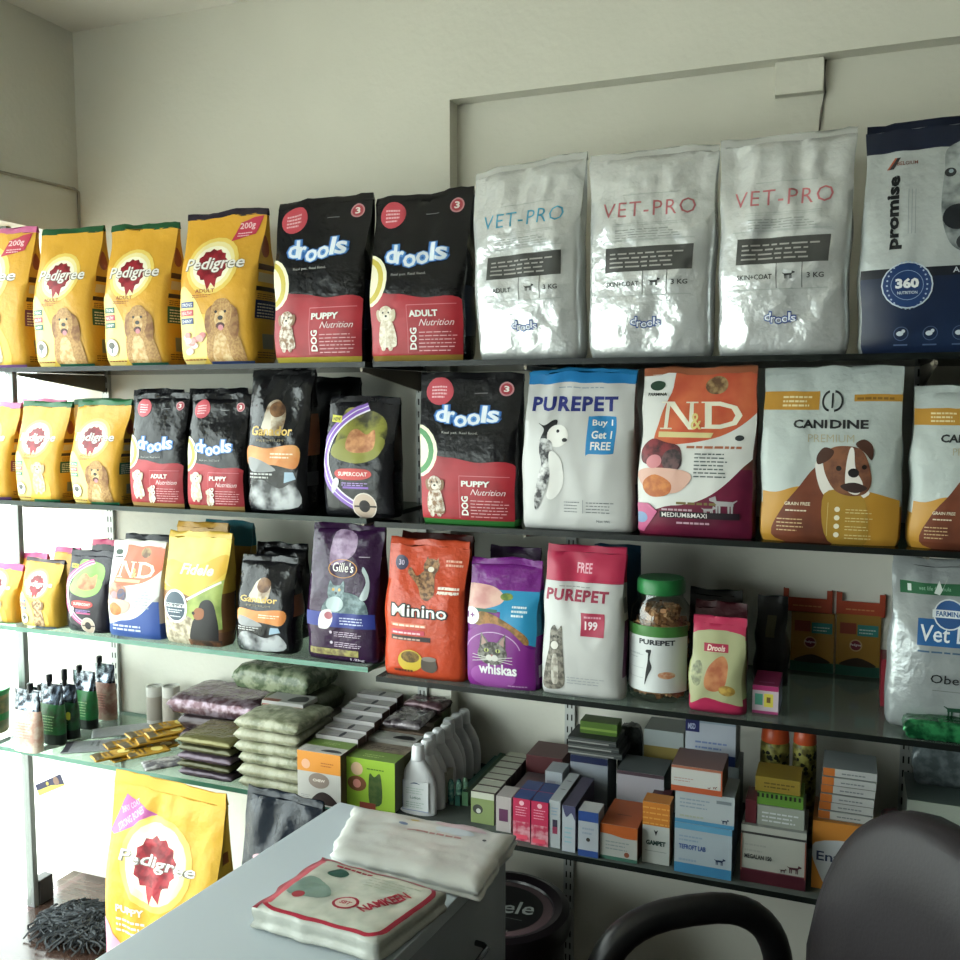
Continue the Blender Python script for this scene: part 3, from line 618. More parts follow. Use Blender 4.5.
# ---------------------------------------------------------------- room
XL = -2.147; XG = -2.215; YB = 2.231; YR = 2.28; XR = -.952; ZC = 2.566; XE = 1.7; YF = -2.2
wall_m = M('#d3d1c6', .8, c2='#d0cec3', s=3, b=.12, bs=60, kf=1); ceil_m = M('#dad6cc', .85, kf=1); 
def sbox(name, *a, mat=None, bev=0):
    mb = MB(); mb.box(*a, mat or wall_m); return struct(mb.build(name, smooth=False, bevel=bev))
def wood():
    mt = bpy.data.materials.new('wood_plank_floor'); mt.use_nodes = True; nt = mt.node_tree; p = nt.nodes['Principled BSDF']
    tc = nt.nodes.new('ShaderNodeTexCoord'); br = nt.nodes.new('ShaderNodeTexBrick'); br.inputs['Scale'].default_value = 1; br.inputs['Brick Width'].default_value = 1.1; br.inputs['Row Height'].default_value = .13
    br.inputs['Mortar Size'].default_value = .0016; br.inputs['Color1'].default_value = lin('#402e26'); br.inputs['Color2'].default_value = lin('#54403a'); br.inputs['Mortar'].default_value = lin('#2a1d18')
    n = nt.nodes.new('ShaderNodeTexNoise'); mp = nt.nodes.new('ShaderNodeMapping'); mp.inputs['Scale'].default_value = (3, 40, 1); n.inputs['Scale'].default_value = 1.5; n.inputs['Detail'].default_value = 5
    mx = nt.nodes.new('ShaderNodeMixRGB'); mx.blend_type = 'MULTIPLY'; mx.inputs[0].default_value = .55
    nt.links.new(tc.outputs['Object'], br.inputs['Vector']); nt.links.new(tc.outputs['Object'], mp.inputs['Vector']); nt.links.new(mp.outputs[0], n.inputs['Vector'])
    nt.links.new(br.outputs['Color'], mx.inputs[1]); nt.links.new(n.outputs['Fac'], mx.inputs[2]); nt.links.new(mx.outputs[0], p.inputs['Base Color']); p.inputs['Roughness'].default_value = .22
    return mt
sbox('floor', XG-.05, XE, YF, YR, -.05, 0, mat=wood())
sbox('ceiling', XG-.12, XE, YF, YR+.1, ZC, ZC+.08, mat=ceil_m)
mb = MB(); mb.box(XG-.12, XR, YB, YR+.1, 0, ZC, wall_m); mb.box(XR, XE, YB, YR+.1, 2.243, ZC, wall_m); mb.box(XR, XE, YR, YR+.1, 0, 2.243, wall_m)
struct(mb.build('wall_back', smooth=False))
sbox('wall_left', XG-.12, XL, YF, YB, 1.98, ZC)
dim = M('#57534b', .7); sbox('wall_right', XE, XE+.1, YF, YR+.1, 0, ZC, mat=dim)
mb = MB(); OX0, OX1, OZ = -2.0, -1.55, 2.1
mb.box(XG-.12, OX0, YF-.12, YF, 0, ZC, wall_m); mb.box(OX1, XE+.1, YF-.12, YF, 0, ZC, dim); mb.box(OX0, OX1, YF-.12, YF, OZ, ZC, wall_m); struct(mb.build('wall_front', smooth=False))
# plaster box under the lintel and thin cable marks
a, b = P(776, 66, YR), P(824, 94, YR); sbox('trim_1', a.x, b.x, YR-.028, YR, b.z, 2.243, bev=.003)
cab = M('#b3ad9b', .6)
def cable(name, pts, r, mat, label, cat='cable'):
    mb = MB(); mb.tube(pts, r, mat, 6); return tag(mb.build(name), label, cat)
cable('wall_cable', [P(x, y, YR-.004) for x, y in ((826, 58), (824, 75), (825, 92), (822, 108), (820, 122), (818, 150))], .0028, M('#77736a', .6), 'thin grey cable hanging down the wall beside the plaster box in the recess')
cable('wall_cable', [PX(-30, 164, XL+.005), PX(0, 172, XL+.005), PX(40, 181, XL+.005), PX(74, 189, XL+.005), Vector((XL+.006, YB-.006, 2.11)), Vector((XL+.006, YB-.006, 1.9))], .0045, cab, 'painted cable line running along the left wall into the corner')
# storefront glass
clear = glassmat('#f4faf7', .01, 1.45); steel = M('#8b8f8e', .35, .6); dk = M('#3a3634', .45)
sbox('window_1', XG-.004, XG+.004, -2.1, 2.014, .01, 1.98, mat=clear)
sbox('window_2', XG-.004, XG+.004, 2.034, YB-.004, .01, 1.98, mat=clear)
sbox('trim_2', XG-.014, XG+.014, 2.015, 2.033, 0, 1.98, mat=steel, bev=.002)
mb = MB(); mb.box(XG-.018, XG+.018, 2.035, 2.085, 0.0, .075, dk); tag(mb.build('patch_fitting', smooth=False, bevel=.003), 'dark metal patch fitting clamping the bottom of the left glass', 'glass clamp')
sbox('window_3', OX0, OX1, YF-.05, YF-.04, 0, OZ, mat=clear)
# outside
mb = MB(); mb.box(-30, 30, -30, 30, -.08, -.055, M('#cfccc4', .9, kf=1)); struct(mb.build('ground', smooth=False))

# ---------------------------------------------------------------- glass shelves and their metalwork
SY = 1.8724; XS = -.995
Z1, Z2L, Z3L, Z4L, Z2R, Z3R, Z4R = 1.583, 1.2323, .8905, .5506, 1.227, .8724, .5342
TH = .012
gl = glassmat('#d9e6df', .08, 1.5, 0, .16); edg = M('#14352a', .2, spec=.6); edL = M('#3f7d68', .2, spec=.6)
def shelf(x0, x1, yb, z, label, em=edg, g=gl):
    mb = MB(); mb.box(x0, x1, SY, yb, z-TH, z, g)
    mb.m = [mb.mi(g) if i < 2 else mb.mi(em) for i in range(6)]
    tag(mb.build('glass_shelf', smooth=False), label, 'shelf', 'glass wall shelves')
XLS = XG+.03
dkg = glassmat('#566860', .08, 1.5, .03); dke = M('#161a18', .3, spec=.2)
shelf(XLS, XS-.01, YB-.003, Z1, 'left half of the top glass shelf carrying yellow and black food bags', dke, dkg)
shelf(XS+.01, .95, YR-.003, Z1, 'right half of the top glass shelf carrying the silver bags', dke, dkg)
shelf(XLS, XS-.01, YB-.003, Z2L, 'second glass shelf on the left, under small yellow and black bags', M('#2a3630', .3, spec=.2), dkg)
shelf(XS+.01, .95, YR-.003, Z2R, 'second glass shelf on the right, under the white and gold bags', dke, dkg)
shelf(XLS, XS-.01, YB-.003, Z3L, 'third glass shelf on the left with green edge, under the purple cat bag', edL)
shelf(XS+.01, .95, YR-.003, Z3R, 'third glass shelf on the right, under the orange bag and jar', dke, glassmat('#98a39e', .1, 1.5, 0, .14))
shelf(XLS, XS+.02, YB-.003, Z4L, 'lowest glass shelf on the left, under sachets and stacked packets', edL)
shelf(XS+.035, .95, YR-.003, Z4R, 'lowest glass shelf on the right, under medicine boxes', dke, glassmat('#6f7a76', .1, 1.5, 0, .14))
std = M('#c9ccc8', .4, .3); slot = M('#20221f', .6)
def upright(x, yw, z0, z1, label):
    mb = MB(); mb.box(-.013, .013, -.012, 0, z0, z1, std)
    for k in range(int((z1-z0)/.032)):
        for sx in (-.0055, .0055): zz = z0+.02+k*.032; mb.box(sx-.0018, sx+.0018, -.0124, -.0118, zz-.008, zz+.008, slot)
    tag(mb.build('slotted_upright', smooth=False, loc=(x, yw-.0005, 0)), label, 'shelf upright', 'slotted shelf uprights')
def bracket(x, yw, z, label):
    mb = MB(); L = yw-.013-(SY+.03)
    y1 = -.013; y0 = y1-L; zt = z-TH-.0008
    pr = [(y1, zt), (y0, zt), (y0, zt-.008), (y1, zt-.05)]
    mb.grid([[(-.003, y, q) for y, q in pr], [(.003, y, q) for y, q in pr]], brm, True, True, True)
    tag(mb.build('shelf_bracket', smooth=False, loc=(x, yw, 0)), label, 'bracket', 'tapered shelf brackets')
brm = M('#8d8474', .45, .2)
ups = [(-2.06, YB, 'leftmost slotted metal upright near the glass corner'), (-1.03, YB, 'slotted upright in the middle, left of the wall recess'), (-.64, YR, 'slotted upright on the wall behind the jar and white cat bag'), (.142, YR, 'rightmost slotted upright, behind the silver green-banded bag')]
for x, yw, l in ups: upright(x, yw, 0.001, 1.57, l)
nm = ['top', 'second', 'third', 'lowest']
for k, z in enumerate((Z1, Z2L, Z3L, Z4L)):
    for x, w in ((-2.06, 'leftmost upright'), (-1.03, 'middle upright')): bracket(x, YB, z, 'tapered bracket holding the %s left shelf at the %s' % (nm[k], w))
for k, z in enumerate((Z1, Z2R, Z3R, Z4R)):
    for x, w in ((-.64, 'upright behind the white cat bag'), (.142, 'rightmost upright')): bracket(x, YR, z, 'tapered bracket holding the %s right shelf at the %s' % (nm[k], w))
# ---------------------------------------------------------------- top shelf
YL = '#dfa40f'; DFB = 'dog_food_bag'; CFB = 'cat_food_bag'
gT = 'bags along the top shelf'
def nx(X0, X1, h): return (X0, X1, h)
bag(DFB, 'yellow dog food bag with pink top seal cut off by the photo edge, top shelf', gT, -48, 24, 231, Z1, D=.11, base=YL, seal='#d56a9c', art=art_ped(0, '#8a5a9c', '#c62f4c', dogk='lamb'), side=side_ped('#7a3f6a'), seed=1, topw=1.06)
bag(DFB, 'yellow dog food bag with green seal, second from left on the top shelf', gT, 38, 92, 229, Z1, D=.12, base=YL, seal='#1d5a34', art=art_ped(0, '#17624a', None, 'Pedigree'), side=side_ped(), seed=2, topw=1.1, skew=-.01)
bag(DFB, 'yellow dog food bag with green seal, third from left on the top shelf', gT, 108, 166, 225, Z1, D=.12, base=YL, seal='#1d5a34', art=art_ped(0, '#17624a', None, 'Pedigree'), side=side_ped(), seed=3, topw=1.12, skew=-.008)
bag(DFB, 'large yellow dog food bag with dark seal and red corner tag, top shelf', gT, 184, 252, 213, Z1, D=.13, base=YL, seal='#2c2433', art=art_ped(1, '#26407c'), side=side_ped('#26305c'), seed=4, topw=1.14, skew=-.004, tilt=.02)
bag(DFB, 'yellow dog food bag mostly hidden behind the dark-sealed yellow one, top shelf', gT, 205, 256, 228, Z1, Y=2.06, D=.1, base='#d39b12', seal='#8f4a1c', seed=5)
BK = '#121215'
bag(DFB, 'black and red puppy food bag, left of the pair on the top shelf', gT, 277, 360, 199, Z1, D=.085, base=BK, art=art_drools('PUPPY', '#b9a62a', .4, .66), seed=6, topw=1.1, tilt=.04, skew=.002, amp=.003, foil=.0012, rough=.26, side=art_plain([(.1, .2, .9, .5, '#20253a')]))
bag(DFB, 'black and red adult food bag, right of the pair on the top shelf', gT, 373, 461, 194, Z1, D=.1, base=BK, art=art_drools('ADULT', '#9a7a2a', .38, .60, dog='adult'), seed=7, topw=1.08, tilt=.015, amp=.003, foil=.0016, rough=.24, side=art_plain([(.1, .15, .9, .45, '#1a2233')]))
SV = '#e2e5e6'
bag(DFB, 'silver foil food bag with blue lettering on the top shelf', gT, 481, 577, 163, Z1, D=.1, base=SV, bands=None, seal='#d3d5d4', art=art_vet('#3a93b4', False), seed=8, topw=1.13, tilt=.1, foil=.007, amp=.004, rough=.25, metal=.5, nu=22, nv=34, skew=-.012, waist=.03)
bag(DFB, 'silver foil food bag with red lettering, middle of the three silver bags', gT, 592, 706, 151, Z1, D=.1, base=SV, seal='#d3d5d4', art=art_vet('#b4636a'), seed=9, topw=1.1, foil=.0075, amp=.004, rough=.24, metal=.5, nu=22, nv=34, skew=-.004, waist=.03, tilt=.01)
bag(DFB, 'silver foil food bag with red lettering next to the dark blue bag', gT, 721, 842, 136, Z1, D=.1, base=SV, seal='#d3d5d4', art=art_vet('#b9656c'), seed=10, topw=1.1, foil=.007, amp=.004, rough=.24, metal=.5, nu=22, nv=34, waist=.025, tilt=.01)
bag(DFB, 'navy and silver dog food bag with round 360 badge, top shelf', gT, 862, 1010, 120, Z1, D=.11, base='#b9bfbf', seal='#131c33', art=lambda S: art_promise(Sc(S, .77, 0)), seed=11, topw=1.0, foil=.0015, rough=.32, metal=.25, nu=20, nv=30, tilt=.03, waist=.0)

# ---------------------------------------------------------------- second shelf, left
g2 = 'bags along the second shelf'
bag(DFB, 'yellow dog food bag with pink seal at the left end of the second shelf', g2, -35, 9, 402, Z2L, D=.1, base=YL, seal='#d56a9c', art=art_ped(0, '#7a4a8a', None, dogk='lamb'), side=side_ped('#8a3f5a'), seed=21, topw=1.05)
bag(DFB, 'small yellow dog food bag with pale lamb-white dog, second from left on the second shelf', g2, 18, 58, 401, Z2L, D=.09, base=YL, seal='#1d6a3c', art=art_ped(0, '#1c7a52', None, dogk='lamb'), side=side_ped(), seed=22, topw=1.16, skew=.004)
bag(DFB, 'small yellow dog food bag with brown dog beside the black bags, second shelf', g2, 73, 117, 399, Z2L, D=.1, base=YL, seal='#1d6a3c', art=art_ped(0, '#1c7a52', None), side=side_ped(), seed=23, topw=1.18, skew=.002)
bag(DFB, 'pink-sealed yellow bag hidden behind the lamb-dog bag on the second shelf', g2, 16, 58, 398, Z2L, Y=2.06, D=.08, base=YL, seal='#d56a9c', seed=24)
bag(DFB, 'green-sealed yellow bag hidden behind the brown-dog bag on the second shelf', g2, 68, 118, 398, Z2L, Y=2.08, D=.08, base=YL, seal='#1d6a3c', seed=25)
bag(DFB, 'small black and red adult food bag, left of the pair on the second shelf', g2, 132, 183, 392, Z2L, D=.07, base=BK, art=art_drools('ADULT', '#b08a4a', .4, .53, dog='two', cres=True), seed=26, topw=1.03, amp=.003, foil=.0018, rough=.24)
bag(DFB, 'small black and red puppy food bag, right of the pair on the second shelf', g2, 189, 243, 393, Z2L, D=.075, base=BK, art=art_drools('PUPPY', '#b08a4a', .38, .52, dog='two'), seed=27, topw=1.03, amp=.003, foil=.0018, rough=.22)
bag(DFB, 'plain black bag top peeking out behind the small adult food bag, second shelf', g2, 130, 176, 389, Z2L, Y=2.06, D=.07, base='#1c1c20', seed=28, rough=.25)
bag(DFB, 'plain black bag top peeking out behind the small puppy food bag, second shelf', g2, 186, 240, 388, Z2L, Y=2.07, D=.07, base='#1c1c20', seed=29, rough=.25)
bag(DFB, 'glossy black bag with orange band and gold lettering, second shelf', g2, 250, 304, 369, Z2L, D=.09, base='#1b1b1d', art=art_gan, side=art_plain([(.1, .42, .9, .72, '#8a4a24'), (.1, .2, .8, .3, '#3c3c3e')]), seed=30, topw=1.12, amp=.004, foil=.0035, rough=.16, nu=18, nv=28)
bag(DFB, 'black bag standing behind the gold-lettered and purple-arc bags, second shelf', g2, 290, 352, 377, Z2L, Y=2.05, D=.09, base='#131315', seed=31, rough=.22, foil=.003)
bag(DFB, 'black bag with purple arc and red oval logo, second shelf', g2, 326, 391, 396, Z2L, D=.08, base='#1a1a1e', art=art_super(), side=art_plain([(.1, .5, .9, .8, '#3a2418'), (.2, .3, .8, .4, '#2a2a30')]), seed=32, topw=1.04, amp=.003, foil=.0016, rough=.24)
# second shelf, right
bag(DFB, 'black and red puppy food bag with green base, second shelf', g2, 424, 513, 372, Z2R, D=.08, base=BK, bands=[(.03, '#2f7a34')], art=art_drools('PUPPY', '#2f7a34', .43, .70, green='#3f8a4a'), seed=33, topw=1.12, amp=.0025, foil=.001, rough=.28, tilt=-.02, skew=-.006)
bag(DFB, 'white dog food bag with blue top and blue offer sticker, second shelf', g2, 524, 629, 369, Z2R, D=.1, base='#c9c9c8', seal='#1a86c4', sealh=.01, bands=[(.925, '#c9c9c8'), (1.1, '#1a7fc0')], art=art_purepet, seed=34, topw=1.0, foil=.0028, amp=.003, rough=.34, nu=20, nv=30, waist=.0, side=art_plain([(.2, .1, .8, .3, '#7e8a98')]))
bag(DFB, 'maroon, white and orange food bag with large serif letters, second shelf', g2, 640, 750, 367, Z2R, D=.085, base='#7a1a3c', bands=[(.25, '#5f1430'), (.9, '#6b3a30'), (1.1, '#a8553a')], seal='#a8603f', art=art_nd(), seed=35, topw=1.0, foil=.001, rough=.34, nu=18, nv=26, waist=.01)
bag(DFB, 'white and gold dog food bag with brown bulldog face, second shelf', g2, 763, 895, 367, Z2R, D=.1, base='#b9c2bf', bands=[(.25, '#a87818')], art=art_canidine(), seed=36, topw=1.03, foil=.0015, rough=.42, nu=18, nv=26, waist=.0)
bag(DFB, 'white and gold dog food bag cut by the right edge of the photo, second shelf', g2, 912, 1030, 384, Z2R, D=.1, base='#b9c2bf', bands=[(.25, '#a87818')], art=art_canidine(0, False), seed=37, topw=1.0, foil=.0015, rough=.42, waist=.0)

# ---------------------------------------------------------------- third shelf, left
g3 = 'bags along the third shelf'
PK = '#cf4f8f'
bag(DFB, 'small yellow pack with pink seal at the left end of the third shelf', g3, -24, 14, 561, Z3L, D=.07, base=YL, seal=PK, art=art_ped(0, '#5a9a44', None, dogk='lamb'), seed=41)
bag(DFB, 'small yellow pack with dark seal and grey puppy, third shelf', g3, 22, 55, 557, Z3L, D=.07, base='#dba91e', seal='#4a3a3e', sealh=.01, art=art_ped(0, '#3a5a8a', None, dogk='pup'), seed=42, topw=1.1)
bag(DFB, 'pink-sealed yellow pack behind the dark-sealed small pack, third shelf', g3, 16, 41, 551, Z3L, Y=2.0, D=.06, base=YL, seal=PK, seed=43)
bag(DFB, 'pink-sealed yellow pack standing behind the pink-arc black pack, third shelf', g3, 50, 74, 545, Z3L, Y=2.0, D=.06, base=YL, seal=PK, seed=44)
bag(DFB, 'black and green pack with pink arc and pink oval logo, third shelf', g3, 68, 104, 548, Z3L, D=.07, base='#26222c', art=art_super('#d0508c', '#f3dfe8', '#8fbf5a', 'SUPERCOAT'), seed=45, topw=1.14, rough=.26)
bag(DFB, 'dark pack with pink seal behind the pink-arc pack, third shelf', g3, 88, 110, 538, Z3L, Y=2.02, D=.06, base='#262028', seal='#c93a6c', seed=46)
bag(DFB, 'small white and orange pack with serif letters and blue base, third shelf', g3, 110, 159, 539, Z3L, D=.065, base='#2c4f9c', bands=[(.2, '#2c4f9c'), (1.1, '#c9c4bc')], seal='#cdc9c0', art=art_nd('#2c4f9c', '#dc6a4a', False), seed=47, topw=1.02, rough=.34)
bag(DFB, 'black pack with dark seal behind the blue-based pack, third shelf', g3, 122, 168, 533, Z3L, Y=2.02, D=.06, base='#2c2d33', seed=48)
bag(DFB, 'yellow puppy food bag with grey oval badge and black puppy, third shelf', g3, 167, 221, 530, Z3L, D=.08, base='#b98a2a', bands=[(.12, '#7a5238'), (.5, '#8a5f34'), (1.1, '#d9ac28')], seal='#dfb63a', art=art_fidele, seed=49, topw=1.12, rough=.26, foil=.001)
bag(DFB, 'yellow bag with teal top behind the puppy bag, third shelf', g3, 200, 246, 519, Z3L, Y=2.05, D=.08, base='#c49a1c', bands=[(.8, '#a5801c'), (1.1, '#1a6a74')], seal='#1d7a88', seed=50, rough=.32)
bag(DFB, 'amber yellow bag directly behind the grey-badge puppy bag, third shelf', g3, 176, 224, 521, Z3L, Y=1.99, D=.04, base='#cf9a1e', seed=51, rough=.3)
bag(DFB, 'small glossy black bag with orange band, third shelf', g3, 238, 289, 553, Z3L, D=.08, base='#1b1b1d', art=art_gan, side=art_plain([(.1, .42, .9, .65, '#7a4a2c')]), seed=52, topw=1.05, amp=.004, foil=.0036, rough=.15, nu=18, nv=26)
bag(DFB, 'black bag leaning behind the small orange-banded bag, third shelf', g3, 252, 299, 541, Z3L, Y=2.03, D=.08, base='#131316', seed=53, rough=.2, foil=.003)
bag(CFB, 'purple cat food bag with grey cat and blue band, end of the left third shelf', g3, 309, 374, 521, Z3L, D=.085, base='#32163a', art=art_gilles, side=art_plain([(.1, .2, .9, .8, '#2c1533')]), seed=54, topw=1.05, foil=.0028, amp=.003, rough=.22, nu=18, nv=28, skew=.004)
# third shelf, right
bag(CFB, 'bright orange cat food bag with standing tabby cat, third shelf', g3, 386, 461, 538, Z3R, D=.09, base='#c8441a', art=art_minino, side=art_plain([(.1, .1, .9, .9, '#8f2c14')]), seed=55, topw=1.02, foil=.0018, rough=.27, nu=18, nv=28)
bag(CFB, 'dark red bag behind the bright orange cat food bag, third shelf', g3, 398, 466, 531, Z3R, Y=2.03, D=.08, base='#6b1c14', seed=56)
bag(CFB, 'purple and blue cat food bag with tabby face, third shelf', g3, 469, 534, 556, Z3R, D=.09, base='#762081', art=art_whiskas, side=art_plain([(.0, .45, 1, .8, '#1f6a8a'), (.2, .1, .8, .2, '#c9b8cf')]), seed=57, topw=1.06, foil=.002, rough=.24, nu=18, nv=28, skew=-.002)
bag(CFB, 'purple bag with blue side standing behind the tabby-face bag, third shelf', g3, 486, 534, 545, Z3R, Y=2.03, D=.08, base='#42164c', bands=[(.6, '#1a5068')], seed=58)
bag(CFB, 'white cat food bag with crimson top and 199 price square, third shelf', g3, 543, 619, 544, Z3R, D=.09, base='#c4c4c2', bands=[(.81, '#c4c4c2'), (1.1, '#b8214a')], seal='#b8214a', art=art_pp199, seed=59, topw=1.0, foil=.0026, amp=.003, rough=.32, nu=20, nv=30, side=art_plain([(.2, .15, .8, .55, '#5a1a4a'), (.2, .6, .8, .7, '#7c8084')]))
bag(CFB, 'dark blue bag behind the crimson-topped white bag, third shelf', g3, 590, 634, 543, Z3R, Y=2.05, D=.08, base='#163a50', seed=60)
bag(DFB, 'small pink and lime snack bag beside the jar, third shelf', g3, 691, 742, 615, Z3R, D=.06, base='#a9ad74', bands=[(.16, '#b02450'), (.84, '#9fa36c'), (1.1, '#b82a52')], seal='#b82a52', art=art_lime, seed=61, foil=.0014, rough=.24)
bag(DFB, 'dark crimson snack bag behind the pink and lime one, third shelf', g3, 693, 742, 600, Z3R, Y=2.0, D=.07, base='#4a1220', seed=62)
bag(DFB, 'black snack bag at the back behind the crimson one, third shelf', g3, 688, 738, 588, Z3R, Y=2.12, D=.06, base='#17171a', seed=63)
bag(DFB, 'black bag in the shadow left of the yellow boxes, third shelf', g3, 755, 784, 594, Z3R, Y=2.12, D=.07, base='#17191a', art=art_plain([(.35, .6, .65, .85, '#4f4a2c'), (.3, .2, .7, .3, '#2c302c')]), seed=64)
bag(DFB, 'silver diet food bag with green band and blue label at the right, third shelf', g3, 890, 1020, 558, Z3R, Y=1.945, D=.1, base='#a9afb0', art=lambda S: art_vetlife(Sc(S, .72, -.0)), seed=65, topw=1.0, foil=.002, rough=.3, metal=.35, nu=20, nv=30, waist=0)

# biscuit jar
def jar():
    x0, x1 = XA(628, Z3R, 1.95), XA(689, Z3R, 1.95); R = (x1-x0)/2; X = (x0+x1)/2; Y = 1.90+R
    H = P(658, 577, Y).z-Z3R
    root = empty('biscuit_jar', (X, Y, Z3R+.0006), 0, 'clear plastic biscuit jar with green lid and white label', 'jar')
    mb = MB(); b = R*.97
    prof = [(R*.8, 0), (R*.97, .006), (R*.99, .02), (b, H*.3), (b, H*.6), (R*.99, H*.66), (R*.95, H*.76), (R*.72, H*.84), (R*.7, H*.88)]
    mb.lathe(prof, glassmat('#f2f3ee', .04, 1.45, .03), 32); mb.build('body', root)
    ml = MB(); ml.lathe([(R*.74, H*.875), (R*.78, H*.885), (R*.78, H*.97), (R*.72, H), (R*.1, H)], M('#1e7a3c', .35), 40); ml.build('lid', root)
    a0, a1 = -2.75, -.4; n = 18; m = 8
    G = [[((R+.0012)*math.cos(a0+(a1-a0)*i/n), (R+.0012)*math.sin(a0+(a1-a0)*i/n), H*(.1+.54*j/m)) for i in range(n+1)] for j in range(m+1)]
    S = Sheet(G, R*(a1-a0)/(H*.54)); mm = MB(); mm.grid(G, M('#d3d6d6', .4), False)
    S.rect(0, .84, 1, 1, M('#3f7a34', .4)); S.txt('PUREPET', .28, .72, .78, .8, M('#2c3038', .4), .04); k = M('#1f2024', .4)
    S.sm([(.42, .62), (.46, .64), (.44, .5), (.47, .38), (.42, .25), (.37, .1), (.39, .32), (.41, .45)], k, 4); S.ell(.42, .62, .04, k, .025)
    S.ell(.67, .27, .12, M('#c9825c', .4, c2='#e0c0a0', s=90), .05); S.lines(.1, .5, .3, .62, 2, M('#a4abb0', .4), .2)
    for q in (.55, .35, .2): S.rect(.08, q, .35, q+.006, M('#a4abb0', .4))
    S.emit(mm); mm.build('label', root)
    bk = MB(); bm_ = [M('#b07c50', .7), M('#c49468', .7), M('#8f6038', .7)]; r = random.Random(5)
    for k_ in range(900):
        z = .014+r.random()*(H*.78-.02); rr = (R*.84 if z < H*.64 else R*.56)*r.uniform(.86, 1); a = r.uniform(0, 2*PI)
        T = Matrix.Translation((rr*math.cos(a), rr*math.sin(a), z)) @ Matrix.Rotation(r.uniform(0, 6), 4, 'Z') @ Matrix.Rotation(r.uniform(0, 6), 4, 'X')
        s = .0065; bk.box(-s, s, -s*.7, s*.7, -s*.45, s*.45, bm_[k_ % 3], T)
    core = [(R*.7, .016), (R*.72, H*.6), (R*.45, H*.72)]; bk.lathe(core, bm_[0], 16)
    o = bk.build('biscuits', root); o['kind'] = 'stuff'
jar()

# ---------------------------------------------------------------- cartons
def carton(name, label, group, x0, x1, yt, yb, z, D, col, front=None, top=None, right=None, Y=None, cat='box', yaw=0, bev=.0008, dz=None, side=None, xw=None):
    if Y is None: Y = PZ((x0+x1)/2, yb, z).y
    X0, X1 = (xw if xw else (XA(x0, z, Y), XA(x1, z, Y))); w = X1-X0; h = dz or (P((x0+x1)/2, yt, Y).z-z)
    if h <= .002: print('BAD', label, h)
    mb = MB(); m = M(col, .42)
    mb.box(0, w, 0, D, 0, h, m)
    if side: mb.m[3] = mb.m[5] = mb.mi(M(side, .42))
    def sh(G, asp, f): S = Sheet(G, asp, .0003+bev*.0); f(S); S.emit(mb2)
    o_ = mb.build(name, smooth=False, bevel=bev, seg=1) if False else None
    mb2 = mb
    e = 0
    if front: sh([[(e, 0, e), (w-e, 0, e)], [(e, 0, h-e), (w-e, 0, h-e)]], w/h, front)
    if top: sh([[(e, e, h), (w-e, e, h)], [(e, D-e, h), (w-e, D-e, h)]], w/D, top)
    if right: sh([[(w, e, e), (w, D-e, e)], [(w, e, h-e), (w, D-e, h-e)]], D/h, right)
    o = mb.build(name, smooth=False, loc=(X0, Y, z+.0005), rz=yaw); tag(o, label, cat, group)
    return z+h+.0008, Y
MED = 'medicine_box'
gY = 'yellow treat boxes on the third shelf'
def art_stix(S):
    S.rect(0, 0, 1, .17, M('#1f5a4a', .4)); S.sm([(.1, .2), (.5, .3), (.9, .2), (.8, .16), (.2, .16)], M('#3a2a1c', .4), 4)
    S.rect(.08, .68, .45, .86, M('#8f3a24', .4)); S.rect(.48, .66, .95, .84, M('#2c8a84', .4)); S.lines(.52, .7, .9, .8, 2, M('#bfe0d8', .4))
    S.ell(.45, .5, .15, M('#c9a870', .4)); S.ell(.45, .5, .12, M('#7c2436', .4)); S.txt('Pedigree', .33, .48, .57, .53, M(W_, .4), .02)
    S.rect(0, .93, 1, 1, M('#a5771a', .4))
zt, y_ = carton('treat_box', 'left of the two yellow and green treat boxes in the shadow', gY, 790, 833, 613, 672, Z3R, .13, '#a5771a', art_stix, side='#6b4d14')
carton('treat_box', 'right of the two yellow and green treat boxes in the shadow', gY, 835, 879, 615, 676, Z3R, .13, '#a5771a', art_stix, side='#6b4d14', Y=y_)
